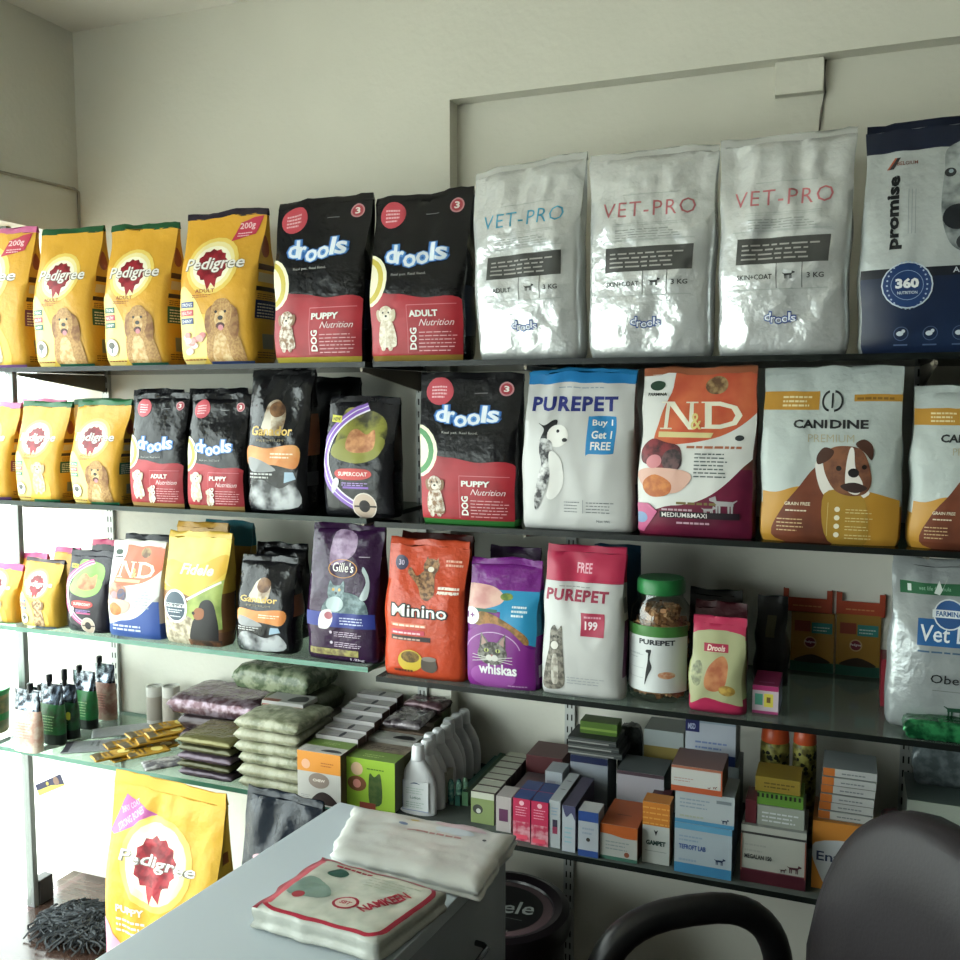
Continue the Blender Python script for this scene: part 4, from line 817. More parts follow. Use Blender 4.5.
def tray(x0, x1, yt, label):
    X0, X1 = XA(x0, zt, y_), XA(x1, zt, y_); w = X1-X0; hh = P((x0+x1)/2, yt, y_).z-zt; om = M('#b5421c', .45)
    root = empty('display_carton', ((X0+X1)/2, y_, zt+.001), 0, label, 'display box', 'open display boxes on the treat boxes')
    mb = MB(); D = .13
    mb.box(-w/2, w/2, 0, .002, 0, hh*.62, om); mb.box(-w/2, w/2, D-.002, D, 0, hh, om); mb.box(-w/2, -w/2+.002, .002, D-.002, 0, hh, om); mb.box(w/2-.002, w/2, .002, D-.002, 0, hh, om); mb.box(-w/2, w/2, 0, D, -.0004, .001, om)
    mb.box(-w/2, -w/2+.012, -.0004, 0.002, hh*.6, hh, om); mb.box(w/2-.012, w/2, -.0004, 0.002, hh*.6, hh, om)
    S = Sheet([[(-w/2, -.0005, 0), (w/2, -.0005, 0)], [(-w/2, -.0005, hh*.6), (w/2, -.0005, hh*.6)]], w/(hh*.6)); S.lines(.2, .4, .8, .6, 1, M('#d98a4a', .4), .5); S.emit(mb)
    mb.build('tray', root, smooth=False)
    k = empty('treat_pouch', ((X0+X1)/2, y_+.035, zt+.004), 0, 'black pouch standing in the ' + label.split(' in ')[0].replace('open orange display box', 'orange display box'), 'pouch', 'black pouches in the orange display boxes')
    pm = MB(); H = P((x0+x1)/2, yt-40, y_+.03).z-zt-.004; ww = w/2-.006; rg = []
    for j in range(7):
        v = j/6; t = .018*(1-v)+.002; rg.append([(ww*math.cos(a)*1.0, t*math.sin(a), H*v) for a in [2*PI*i/16 for i in range(16)]])
    pm.grid(rg, M('#1a1b1d', .3), True, True, True)
    S = Sheet([[(-ww*.6, -.021, H*.2), (ww*.6, -.021, H*.2)], [(-ww*.6, -.012, H*.8), (ww*.6, -.012, H*.8)]], 1); S.ell(.5, .45, .25, M('#3c2c24', .4, c2='#5a463a', s=60), .2); S.rect(.2, .75, .5, .85, M('#2c3550', .4)); S.emit(pm)
    pm.build('body', k); 
tray(783, 832, 590, 'left open orange display box in the shadow, on the yellow treat boxes'); tray(836, 885, 594, 'right open orange display box in the shadow, on the yellow treat boxes')
carton(MED, 'small pink box with yellow flower mark beside the lime snack bag', None, 752, 778, 686, 714, Z3R, .11, '#c9b9c4', art_plain([(0, .82, 1, 1, '#b0286c'), (0, .0, 1, .1, '#a83a74'), (.1, .3, .4, .7, '#4a9a84'), (.45, .25, .8, .72, '#e0d03c'), (.55, .4, .7, .6, '#7a5a2c')]), art_plain([(0, 0, 1, 1, '#a02a64'), (.2, .2, .8, .25, '#c9709c')]), art_plain([(0, .8, 1, 1, '#8c2460'), (0, 0, 1, .8, '#8a8fb0')]))
carton('treat_box', 'red box edge showing behind the silver diet bag', None, 880, 900, 660, 682, Z3R, .08, '#8f2030', Y=2.06)

# green shiny pouch lying in front of the silver diet bag
def pillow(name, label, group, cx, cy, z, w, l, t, col, rz=0, art=None, foil=.002, seed=0, rough=.25, metal=0, c2=None, cat='packet', flat=.15, tiltx=0, nu=14, nv=14, sq=8, mat=None):
    mb = MB(); m = mat or M(col, rough, metal, c2=c2, s=45, b=.3, bs=50); top = []; bot = []
    for j in range(nv+1):
        v = math.sin(PI/2*(-1+2*j/nv)); rt = []; rb = []
        for i in range(nu+1):
            u = math.sin(PI/2*(-1+2*i/nu)); k = max(0, 1-abs(u)**sq)**.5*max(0, 1-abs(v)**sq)**.5
            n_ = noise.noise((u*w*22+seed, v*l*22, seed*1.7)); n2 = 1-2*abs(noise.noise((u*w*26+seed+4, v*l*26, seed)))
            edge = 1-.02*(noise.noise((u*2, v*2, seed+7))); x = u*w/2*edge; y = v*l/2*edge
            zz = t*.45+k*(t*.55-.002); rt.append((x, y, max(zz+(n_*foil+n2*foil)*min(1, k*3), t*.42))); kk = 1-.45*0; rb.append((x*(1-.05*(1-k)), y, t*.4*(1-min(1, k*1.6))))
        top.append(rt); bot.append(rb)
    mb.grid(top, m, False); mb.grid([list(reversed(r)) for r in bot], m, False)
    # rim
    rim = [top[0][i] for i in range(nu+1)]+[top[j][nu] for j in range(1, nv+1)]+[top[nv][i] for i in range(nu-1, -1, -1)]+[top[j][0] for j in range(nv-1, 0, -1)]
    rimb = [bot[0][i] for i in range(nu+1)]+[bot[j][nu] for j in range(1, nv+1)]+[bot[nv][i] for i in range(nu-1, -1, -1)]+[bot[j][0] for j in range(nv-1, 0, -1)]
    mb.grid([rimb, rim], m, True)
    if art: S = Sheet(top, w/l); art(S); S.emit(mb)
    o = mb.build(name, loc=(cx, cy, z+.0006), rz=rz, ang=1.3); tag(o, label, cat, group)
    if tiltx: o.rotation_euler[0] = tiltx
    return o
a = PZ(905, 735, Z3R)
pillow('treat_pouch', 'shiny green pouch lying in front of the silver diet bag, third shelf', None, a.x+.08, 1.908, Z3R, .17, .06, .034, '#0f4a2a', 0, None, .004, 3, .12, .3, '#2c8a50', 'pouch')

# ---------------------------------------------------------------- lowest shelf, left
z = Z4L
def tub(X, Y, z, R, H, label):
    root = empty('treat_tub', (X, Y, z+.0006), 0, label, 'tub')
    mb = MB(); mb.lathe([(R*.9, 0), (R*.93, .003), (R, H*.9)], M('#7c7a52', .4, c2='#a98a5a', s=50), 24)
    mb.build('body', root); ml = MB(); ml.lathe([(R*1.02, H*.88), (R*1.05, H*.9), (R*1.05, H), (R*.95, H*1.01)], M('#2c9a54', .3), 24); ml.build('lid', root)
    mc = MB(); mc.lathe([(R*.956, H*.3), (R*.972, H*.46)], M('#3a9a4c', .35), 24, cap0=False, cap1=False); mc.build('green_band', root)
tub(XA(-16, z, 1.93), 1.95, z, .055, P(0, 693, 1.93).z-z, 'round treat tub with green lid cut by the left edge of the photo, lowest shelf')
def spout(x0, x1, yt, yb, cx, cyt, col, c2, label, lab=None, Y=None):
    Y = Y or PZ((x0+x1)/2, yb, z).y; Y = min(Y, 2.16)
    X0, X1 = XA(x0, z, Y), XA(x1, z, Y); w = X1-X0; H = P((x0+x1)/2, yt, Y).z-z
    root = empty('spouted_pouch', ((X0+X1)/2, Y, z+.0006), 0, label, 'pouch', 'spouted pouches on the lowest shelf')
    D = .036; mb = MB(); rg = []; n = 20
    for j in range(13):
        v = j/12; t = D/2*(1-sst((v-.35)/.65))+.002; ring = []
        for i in range(n):
            a_ = 2*PI*i/n; s_ = 1-.0*v; x = w/2*s_*math.copysign(abs(math.cos(a_))**.6, math.cos(a_)); y = t*math.copysign(abs(math.sin(a_))**.8, math.sin(a_))
            ring.append((x+.002*noise.noise((x*50, v*9, x0)), y+.0015*noise.noise((x*60, v*9, x0)), H*v))
        rg.append(ring)
    foil_ = M('#8f98a3', .15, .9, c2='#22262c', s=60); m0 = M(col, .3, c2=c2, s=40); dkb = M('#141c18', .3)
    mb.grid(rg, m0, True, True, True, lambda j, i: dkb if j < 2 and col[1] in '12' else (m0 if j < 8 else foil_))
    f = Sheet([[(-w*.42, -t_-.0035, H*q) for w in (w,)] + [(w*.42, -t_-.0035, H*q)] for q, t_ in ((.2, D/2), (.55, D/2*.85))], w/(H*.35))
    f.lines(.1, .1, .9, .9, 6, M('#9ac48a' if '#1' in col or '#2' in col else '#c98a78', .4), .3); 
    if lab: f.ell(.85, .7, .2, M('#d3d02c', .4), .2)
    f.emit(mb); mb.build('body', root, ang=1)
    c = P(cx, cyt, Y); cxl = c.x-(X0+X1)/2; ct = c.z-z; mc = MB(); bx = max(-w*.4, min(w*.4, cxl)); L = .02
    dx = Vector((cxl-bx, 0, ct-H)); 
    if dx.length < .01: dx = Vector((0, 0, .014))
    p0 = Vector((bx, 0, H-.008)); p1 = p0+dx.normalized()*(dx.length+.008)
    mc.tube([p0, p0+(p1-p0)*.35, p0+(p1-p0)*.36, p1-(p1-p0)*.08, p1], [.0065, .0065, .0085, .0085, .006], M('#15171a', .3), 14); mc.build('spout_cap', root)
spout(17, 42, 690, 750, 30, 683, '#cfa493', '#e6d6c4', 'clear pinkish spouted pouch with black cap, nearest the left end of the shelf')
spout(34, 52, 688, 741, 40, 684, '#233a2c', '#14201a', 'dark spouted pouch behind the clear pinkish one', Y=2.0)
spout(43, 65, 684, 742, 49, 674, '#1c6a34', '#2c4a2a', 'green spouted pouch just right of the clear pinkish one')
spout(62, 78, 684, 737, 64, 669, '#1c5a34', '#1c3a24', 'narrow green spouted pouch with yellow round tag', True)
spout(75, 97, 671, 727, 79, 665, '#1f7a3c', '#2c6a34', 'green spouted pouch with silver foil shoulders, second from the right end of the pouch row')
spout(97, 116, 664, 718, 99, 656, '#8f5a50', '#a98a7c', 'reddish spouted pouch at the right end of the pouch row')
for x0, x1, l in ((149, 162, 'left white plastic roll standing against the back wall'), (165, 179, 'right white plastic roll standing against the back wall')):
    Y = 2.17; X0, X1 = XA(x0, z, Y), XA(x1, z, Y); H = P(x0, 685, Y).z-z; mb = MB(); R = (X1-X0)/2
    mb.lathe([(R, 0), (R, H), (R*.8, H), (R*.78, H-.004), (R*.3, H-.004), (R*.3, H-.02)], M('#c9c6c0', .5), 20, cap1=True); 
    mb.lathe([(R*1.01, H*.15), (R*1.01, H*.75)], M('#a9a096', .5), 20, cap0=False, cap1=False)
    tag(mb.build('plastic_roll', loc=((X0+X1)/2, Y, z+.0006)), l, 'roll', 'rolls at the back of the lowest shelf')
# flat sachets
r = random.Random(3); c = PZ(100, 748, z)
pillow('flat_sachet', 'grey sachet lying flat with a dark corner, beside the yellow sachets', 'grey sachets', c.x+.0, c.y+.01, z, .085, .2, .008, '#8c8d90', -1.0, lambda S: (S.rect(.1, .04, .9, .2, M('#3c3a42', .4)), S.lines(.3, .4, .6, .5, 2, M('#5c5d60', .4))), .001, 1, .4)
c = PZ(112, 735, z)
pillow('flat_sachet', 'grey sachet lying behind the dark-cornered one, partly under the yellow pile', 'grey sachets', c.x+.02, c.y+.04, z, .08, .19, .008, '#9a9b9c', -.85, None, .001, 2, .4)
ysp = [(106, 760, .009, -0.54), (122, 760, 0, -0.42), (140, 757, .007, -0.60), (118, 748, .008, -0.57), (150, 752, 0.0, -0.51), (133, 748, .015, -0.48), (150, 744, .022, -0.66), (160, 738, .03, -0.60), (140, 738, .024, -0.54), (165, 730, .038, -0.57)]
for i, (px, py, dz, rz) in enumerate(ysp):
    c = PZ(px, py+dz*330, z)
    pillow('flat_sachet', 'small glossy yellow sachet in the loose pile beside the olive packets', 'yellow sachets', c.x, c.y+.03, z+dz, .055, .11, .008, '#c9961a', rz, lambda S: (S.rect(.1, .1, .9, .3, M('#5a4a2a', .4)), S.ell(.5, .65, .2, M('#e6cf6a', .4)), S.lines(.2, .35, .8, .5, 2, M('#6b5020', .4))), .0015, i, .2, .2)
c = PZ(170, 768, z); pillow('flat_sachet', 'clear plastic packet lying between the yellow sachets and the olive stack', None, c.x, c.y+.05, z, .07, .2, .008, '#b9b6b4', -.7, None, .002, 4, .15, .2, '#5c5860')
def pstack(name, x0, x1, ytop, n, l, Y0, cols, labels, group, foil=.003, rough=.3, cat='packet', metal=0., c2=None, jit=.003, zb=None, seed=0, art=None):
    zb = zb or z; X0, X1 = XA(x0, zb, Y0), XA(x1, zb, Y0); H = P((x0+x1)/2, ytop, Y0+.02).z-zb; t = H/n; rr = random.Random(seed)
    for k in range(n):
        pillow(name, labels[k] if isinstance(labels, (list, tuple)) else labels, group, (X0+X1)/2+rr.uniform(-jit, jit), Y0+l/2+rr.uniform(-jit, jit), zb+k*(t+.0004)+.0008*k, X1-X0, l, t, cols[k % len(cols)], rr.uniform(-.03, .03), art if k == n-1 else None, min(foil, t*.12), seed+k, rough, metal, c2, cat, sq=9)
    return zb+n*(t+.0012)+foil
ordn = ['lowest', 'second from the bottom', 'middle', 'second from the top', 'topmost']
pstack('foil_packet', 177, 231, 738, 5, .15, 1.885, ['#4f434e', '#45442a', '#574955', '#4c4b30', '#6c673c'], ['dark foil packet, %s of the olive and purple stack' % o for o in ordn], 'olive and purple stack', .0022, .25, metal=.3)
pstack('dog_chew_packet', 236, 300, 720, 6, .17, 1.88, ['#85876a', '#8f8e74', '#787b60'], ['pale green chew packet, %s in the stack beside the orange box' % o for o in ['lowest', 'second from the bottom', 'third from the bottom', 'third from the top', 'second from the top', 'topmost']], 'pale green packets', .004, .3, c2='#a9a990', jit=.006, seed=20)
zq = pstack('foil_packet', 178, 262, 716, 2, .16, 2.055, ['#4a3640', '#3c3034'], ['purple foil packet, lower of two at the back left', 'purple foil packet second at the back left, under the wide one'], 'purple foil packets', .003, .2, metal=.2, seed=31)
pstack('foil_packet', 166, 258, 698, 1, .18, 2.035, ['#5c4048'], ['wide wrinkled purple foil packet on top at the back left'], 'purple foil packets', .005, .18, metal=.35, c2='#8c7a86', zb=zq, seed=33)
zq = pstack('dog_chew_packet', 262, 318, 694, 3, .15, 2.06, ['#5c6048', '#6a5c54'], ['dark packet, lowest under the big green chew bag', 'dark packet, middle under the big green chew bag', 'dark packet directly under the big green chew bag'], 'packets under the big green chew bag', .003, .3, seed=41)
def art_chew(S): S.lines(.3, .4, .7, .5, 2, M('#6c7a5c', .4))
pstack('dog_chew_bag', 232, 310, 668, 1, .16, 2.05, ['#4f5e44'], ['big clear bag of green chews, highest on the lowest shelf against the wall'], None, .006, .2, c2='#8c9478', zb=zq, seed=45, art=art_chew, cat='bag')
# rows of small cartons running back to the wall
def row(x0, x1, yt, yb, n, Dd, fronts, tops, cols, name, labels, group, rights=None, gap=.002, zz=None, Y0=None, side=None, grow=0.):
    zz = zz or z; Y = Y0 or PZ((x0+x1)/2, yb, zz).y; xw = (XA(x0, zz, Y), XA(x1, zz, Y)); h = P((x0+x1)/2, yt, Y).z-zz
    for k in range(n):
        carton(name, labels[k], group, x0, x1, 0, 0, zz, Dd, cols[min(k, len(cols)-1)], fronts[min(k, len(fronts)-1)], tops[min(k, len(tops)-1)], rights, Y=Y+k*(Dd+gap), dz=h*(1 if k == 0 else 1+.012*((k*7) % 3-1))+grow*max(0, k-1), xw=xw, side=side)
def f_or(S):
    S.rect(0, .62, 1, 1, M('#d98a1c', .4)); S.ell(.5, .47, .24, M('#8a7a70', .4), .16); S.txt('CHEW', .36, .45, .64, .5, M('#e8dccc', .4), .03); S.sm([(.35, .06), (.42, .2), (.6, .27), (.8, .2), (.92, .04)], M('#2a1c1c', .4), 5); S.ell(.2, .76, .1, M('#e0a884', .4), .1); S.lines(.55, .75, .85, .85, 2, M('#a55c14', .4)); S.lines(.08, .1, .3, .2, 3, M('#8d9190', .4))
def f_gr(S):
    S.rect(.0, .0, 1, 1, M('#8fb41e', .38)); S.ell(.25, .78, .12, M('#d9b08c', .4), .12); S.ell(.25, .48, .19, M('#7a4a2c', .4), .14); S.ell(.25, .48, .08, M('#d98a7c', .4)); S.sm([(.5, .12), (.5, .7), (.6, .66), (.72, .72), (.74, .15)], M('#2f4a20', .4, c2='#4a5a2a', s=60), 4); S.lines(.45, .8, .8, .86, 1, M('#4a6a14', .4)); S.rect(.3, .0, .62, .12, M('#8a3a2c', .4))
def t_dog(S): S.sm([(.5, .3), (.6, .6), (.85, .6), (.95, .3)], M('#2c2a2c', .4), 4); S.lines(.1, .2, .4, .8, 3, M('#9a9a9c', .4))
def t_gr(S): S.rect(0, 0, 1, 1, M('#6c8a34', .4)); S.lines(.3, .3, .7, .7, 2, M('#a9c06c', .4))
def t_wh(S): S.rect(0, 0, 1, .12, M('#8d8488', .4)); S.ell(.55, .5, .05, M('#34323c', .4), .15); S.lines(.15, .3, .45, .6, 2, M('#8c8c98', .4))
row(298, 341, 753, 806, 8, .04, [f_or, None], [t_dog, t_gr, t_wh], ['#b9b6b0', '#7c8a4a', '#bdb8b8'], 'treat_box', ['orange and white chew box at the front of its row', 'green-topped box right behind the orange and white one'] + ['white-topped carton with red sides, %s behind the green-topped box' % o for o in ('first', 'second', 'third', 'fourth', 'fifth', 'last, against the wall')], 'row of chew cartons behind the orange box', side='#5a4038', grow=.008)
def t_br(S): S.rect(0, 0, 1, 1, M('#6b5a4c', .4, c2='#8a7c6a', s=60)); S.lines(.2, .3, .8, .7, 2, M('#3c302a', .4))
def t_bw(S): S.rect(0, 0, 1, 1, M('#a9a8a2', .4)); S.sm([(.5, .3), (.6, .7), (.85, .7), (.92, .3)], M('#2c2a2c', .4), 4)
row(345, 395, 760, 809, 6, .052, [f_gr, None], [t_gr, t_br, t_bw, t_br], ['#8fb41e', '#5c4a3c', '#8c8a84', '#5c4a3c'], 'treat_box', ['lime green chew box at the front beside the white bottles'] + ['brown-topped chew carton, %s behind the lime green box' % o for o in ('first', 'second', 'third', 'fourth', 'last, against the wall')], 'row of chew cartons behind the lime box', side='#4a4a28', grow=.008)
zt4 = P(370, 760, 1.91).z+.004
c = P(408, 712, 2.1)
pillow('foil_packet', 'dark foil packet lying on the brown-topped cartons, below the orange bag', 'dark foil packets on the cartons', -1.005, 2.095, zt4+.03, .1, .12, .02, '#3c3038', .05, None, .004, 50, .15, .3, '#8c8488')
pillow('foil_packet', 'maroon foil packet on the brown-topped cartons, behind the dark one', 'dark foil packets on the cartons', -1.0, 2.19, zt4+.034, .11, .07, .028, '#4a2c30', -.05, None, .004, 52, .2, .2, '#6b5058')
carton('treat_box', 'white dog picture box lying on the pale green packets', None, 262, 303, 706, 0, P(268, 720, 1.9).z+.004, .07, '#a9a6a4', art_plain([(0, 0, 1, .3, '#8f4a3c')]), lambda S: (S.sm([(.55, .2), (.6, .7), (.85, .8), (.95, .3)], M('#2c2a30', .4), 4), S.rect(0, 0, .4, .25, M('#8f4a3c', .4))), Y=1.985, dz=.012)
# white lotion bottles in a row running back
bw = M('#d4d5d8', .35); bcap = M('#dcdde0', .35)
def bottle(Y, i):
    R = .041; X = (XA(397, z, 1.93)+XA(432, z, 1.93))/2+.004; R = (XA(433, z, 1.93)-XA(397, z, 1.93))/2; H = P(410, 746, 1.93).z-Z4R
    root = empty('lotion_bottle', (X+(.006*math.sin(i*2.1) if i else 0), Y+.019, Z4R+.0006), 0, 'white lotion bottle, ' + ['foremost of the row with its blue-edged label facing out', 'second from the front of the row', 'third from the front of the row', 'fourth from the front of the row', 'fifth from the front of the row', 'third from the back of the row', 'second from the back of the row', 'rearmost of the row with the highest looking cap'][i], 'bottle', 'white lotion bottles')
    mb = MB(); prof = [(.92, 0), (.98, .01), (1, .05), (1.0, .3), (.97, .42), (.86, .55), (.62, .68), (.42, .76), (.36, .8)]
    rings = [[(R*q*math.cos(2*PI*k/32), (.017 if q > .5 else .017*q/.5)*(1 if j < 7 else .8)*math.copysign(abs(math.sin(2*PI*k/32))**.85, math.sin(2*PI*k/32)), H*v) for k in range(32)] for j, (q, v) in enumerate(prof)]
    mb.grid(rings, bw, True, True, True)
    S = Sheet([[(R*.72*u, -.0174, H*v) for u in (-1, 1)] for v in (.06, .5)], 1.44*R/(H*.44), .0004)
    S.rect(0, 0, 1, 1, M('#8f9cc4', .4)); S.rect(.04, .03, 1, 1.0, M('#d9dcde', .4)); S.txt('Lotion', .3, .4, .7, .5, M('#5c7a6a', .4), .02); S.lines(.15, .12, .85, .34, 3, M('#8fae9c', .4), .3); S.lines(.15, .58, .85, .82, 3, M('#a9c0b4', .4), .3); S.sm([(.3, .9), (.5, .96), (.7, .9), (.5, .92)], M('#2c3c6a', .4), 4)
    S.emit(mb); mb.build('body', root, ang=1)
    mc = MB(); mc.lathe([(.0155, H*.79), (.0165, H*.8), (.0145, H*.97), (.011, H), (.004, H)], bcap, 18); mc.build('cap', root)
for i in range(8): bottle(1.925+i*.0385, i)
z = Z4R
carton(MED, 'plain cream carton standing right of the lotion bottles', None, 433, 447, 772, 802, z, .05, '#b9b5a4', lambda S: S.lines(.2, .3, .9, .7, 4, M('#a29d8a', .4), .2), None, None)
for i, (x, y, cc) in enumerate(((449, 806, '#3c8a8c'), (457, 806, '#2c6a6c'), (463, 804, '#7a9a6c'))):
    q = PZ(x, y, z); mb = MB(); mb.lathe([(.0065, 0), (.0075, .01), (.0075, .052), (.004, .06)], M(cc, .25, .3, c2='#8fc9b0', s=120), 14)
    tag(mb.build('glitter_tube', loc=(q.x, q.y+.012, z+.0005)), 'shiny %s tube standing behind the white plastic bags' % ('teal', 'dark teal', 'pale green')[i], 'tube', 'shiny little tubes')
row(462, 468, 792, 806, 1, .3, [art_plain([(0, 0, 1, 1, '#4a7a54')])], [art_plain([(0, 0, .5, 1, '#3a6a60'), (.5, 0, .55, 1, '#7c9a7c')])], ['#4a6a4c'], MED, ['long dark green carton running back beside the lotion bottles'], None)
row(455, 460, 796, 806, 1, .3, [art_plain([(0, 0, 1, 1, '#2c6a5c')])], [art_plain([(0, 0, .4, 1, '#2f6a66')])], ['#2c5a4c'], MED, ['long thin teal carton running back right of the bottles'], None)
def f_rib(S): S.rect(0, 0, 1, .8, M('#7a8a54', .4)); S.ell(.3, .45, .22, M('#3c3e38', .4), .2); S.ell(.33, .4, .1, M('#b9b9b4', .4))
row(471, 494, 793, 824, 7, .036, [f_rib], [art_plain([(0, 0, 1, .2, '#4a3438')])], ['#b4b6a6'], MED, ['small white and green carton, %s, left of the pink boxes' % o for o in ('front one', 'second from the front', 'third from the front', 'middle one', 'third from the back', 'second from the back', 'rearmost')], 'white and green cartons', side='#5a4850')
carton(MED, 'pale carton with a purple patch, squeezed beside the pink boxes', None, 496, 511, 797, 832, z, .06, '#a8a09e', art_plain([(.2, .3, .8, .65, '#5c2c50')]), None, art_plain([(.2, .3, .8, .6, '#4a2844')]))
def f_pink(S): S.rect(0, 0, 1, .46, M('#c98a94', .4, c2='#b02a4c', s=70)); S.lines(.15, .6, .85, .85, 4, M('#e89ab0', .4), .3); S.ell(.5, .9, .14, M('#e8b4c0', .4)); S.rect(.1, .05, .85, .15, M('#d9405c', .4))
bl = art_plain([(0, 0, 1, 1, '#1f3c7a')])
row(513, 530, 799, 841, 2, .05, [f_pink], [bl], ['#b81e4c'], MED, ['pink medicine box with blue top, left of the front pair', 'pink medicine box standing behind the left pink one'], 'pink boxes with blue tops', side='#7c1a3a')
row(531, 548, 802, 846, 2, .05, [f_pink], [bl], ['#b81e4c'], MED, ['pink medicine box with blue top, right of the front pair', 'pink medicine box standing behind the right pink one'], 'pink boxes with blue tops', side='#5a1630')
row(514, 548, 790, 0, 1, .1, [art_plain([])], [art_plain([(.1, .2, .5, .7, '#6a4a4c')])], ['#5c4c50'], MED, ['dull brown carton behind the pink boxes'], None, Y0=2.02)
def f_w1(S): S.rect(.3, .3, .75, .6, M('#3c3448', .4)); S.rect(.3, .3, .75, .45, M('#8f3050', .4)); S.lines(.2, .7, .8, .9, 3, M('#7a9ab4', .4), .3)
def t_bei(S): S.ell(.5, .7, .25, M('#4a3c34', .4), .06); S.ell(.5, .4, .25, M('#4a3c34', .4), .06)
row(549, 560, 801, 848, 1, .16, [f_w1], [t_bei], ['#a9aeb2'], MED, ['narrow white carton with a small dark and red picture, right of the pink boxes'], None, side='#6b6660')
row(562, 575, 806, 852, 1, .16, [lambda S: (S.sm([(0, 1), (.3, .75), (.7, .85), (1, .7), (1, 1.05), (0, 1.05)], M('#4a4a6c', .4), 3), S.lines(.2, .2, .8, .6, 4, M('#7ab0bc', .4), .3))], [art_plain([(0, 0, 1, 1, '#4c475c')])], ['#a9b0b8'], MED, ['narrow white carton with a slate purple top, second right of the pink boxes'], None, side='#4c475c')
row(578, 598, 812, 857, 1, .05, [lambda S: (S.rect(0, 0, 1, .14, M('#2c4a8c', .4)), S.rect(0, .78, 1, 1, M('#2c4a8c', .4)), S.ell(.5, .38, .1, M('#34302c', .4)), S.lines(.2, .5, .8, .7, 2, M('#8c98a8', .4)))], [art_plain([(0, 0, 1, 1, '#b4b4b6')])], ['#a6acb4'], MED, ['white and blue carton with a white top left of the orange-topped box'], None)
def f_og(S): S.sm([(-.1, .78), (.3, .72), (.7, .66), (1.1, .72), (1.1, 1.1), (-.1, 1.1)], M('#b85a1c', .4), 5); S.rect(0, 0, 1, .1, M('#3c6a5c', .4)); S.lines(.15, .3, .8, .6, 3, M('#7f8a90', .4), .3); S.ell(.72, .2, .07, M('#8a4a30', .4))
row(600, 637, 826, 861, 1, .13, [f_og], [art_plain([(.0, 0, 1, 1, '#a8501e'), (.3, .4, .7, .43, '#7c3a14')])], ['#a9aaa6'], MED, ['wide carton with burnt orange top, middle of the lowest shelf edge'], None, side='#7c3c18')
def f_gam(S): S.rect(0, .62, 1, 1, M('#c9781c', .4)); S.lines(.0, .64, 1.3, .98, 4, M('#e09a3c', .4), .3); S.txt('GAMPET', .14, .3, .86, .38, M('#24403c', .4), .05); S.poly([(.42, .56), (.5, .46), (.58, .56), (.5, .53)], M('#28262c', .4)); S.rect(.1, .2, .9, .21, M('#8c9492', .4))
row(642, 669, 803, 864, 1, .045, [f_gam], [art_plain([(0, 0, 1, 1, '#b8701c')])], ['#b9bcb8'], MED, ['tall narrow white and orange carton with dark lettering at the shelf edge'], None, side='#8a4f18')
carton(MED, 'dark maroon box behind the tall white and orange carton', None, 650, 668, 798, 0, z, .05, '#4a1c2c', Y=1.99)
def stackbox(specs, x0, x1, yb, D, Y=None, zz=None):
    zc = zz or z; Y = Y or PZ((x0+x1)/2, yb, z).y
    for (label, a0, a1, yt, col, fr, tp, sd, dy, dd) in specs:
        zc, _ = carton(MED, label, None, a0, a1, yt, 0, zc, dd or D, col, fr, tp, Y=Y+dy, side=sd)
    return zc
dogm = M('#1c3050', .4)
def f_b1(S): S.rect(0, 0, 1, .2, M('#3c86b4', .4)); S.rect(0, .88, 1, 1, M('#5c9cc0', .4)); S.txt('TEFROFT LAB', .08, .48, .55, .58, M('#3a5a9c', .4), .03); S.lines(.08, .65, .5, .8, 2, M('#8fa4b8', .4), .4); minidog(S, .8, .32, .09, dogm); S.lines(.08, .25, .4, .35, 1, M('#8fa4b8', .4))
def f_b2(S): S.rect(0, 0, 1, .12, M('#4a90b8', .4)); S.lines(.08, .5, .6, .85, 3, M('#8c9aa8', .4), .35); minidog(S, .85, .2, .06, dogm); S.rect(.7, .75, .95, .85, M('#7c868c', .4)); S.lines(.08, .2, .5, .35, 1, M('#a9b0a0', .4))
def f_b3(S): S.rect(0, 0, 1, .22, M('#b8542c', .4)); S.rect(0, .9, 1, 1, M('#a8644c', .4)); S.rect(.97, 0, 1, 1, M('#b8542c', .4)); S.lines(.06, .4, .45, .6, 2, M('#b08c88', .4), .35); minidog(S, .86, .3, .04, M('#7c3020', .4)); minidog(S, .75, .27, .03, M('#7c3020', .4))
def f_b4(S): S.rect(0, 0, 1, .24, M('#1c2c5c', .4)); S.rect(0, .72, .28, 1, M('#22265c', .4)); S.txt('MSD', .05, .78, .2, .92, M('#a9b0d0', .4), .03); S.lines(.2, .35, .85, .6, 2, M('#6c7ca8', .4), .35); S.rect(.28, .95, 1, 1, M('#8a98a4', .4))
g_t = art_plain([(0, 0, 1, 1, '#9aa4a8')])
stackbox([('white and blue carton with a dog figure, bottom of the tallest medicine stack', 674, 731, 826, '#a9b6c0', f_b1, g_t, '#7c98a8', 0, .1),
          ('white carton with a small dog figure, second in that stack', 675, 734, 794, '#b0b8bc', f_b2, g_t, '#8c9498', .0, .1),
          ('white and orange carton jutting out of the medicine stack', 671, 722, 768, '#c0c0bc', f_b3, art_plain([(0, 0, 1, 1, '#7c605c')]), '#6c5854', -.006, .1)], 674, 731, 876, .1)
stackbox([('grey carton hidden at the back of the medicine stack', 690, 737, 765, '#8c9698', None, None, '#2c4a44', 0, .1), ('navy and white carton on top of the medicine stack', 685, 735, 722, '#a6acb8', f_b4, art_plain([(0, 0, 1, 1, '#4c6468')]), '#1c2c44', 0, .1)], 0, 0, 0, .1, Y=2.03)
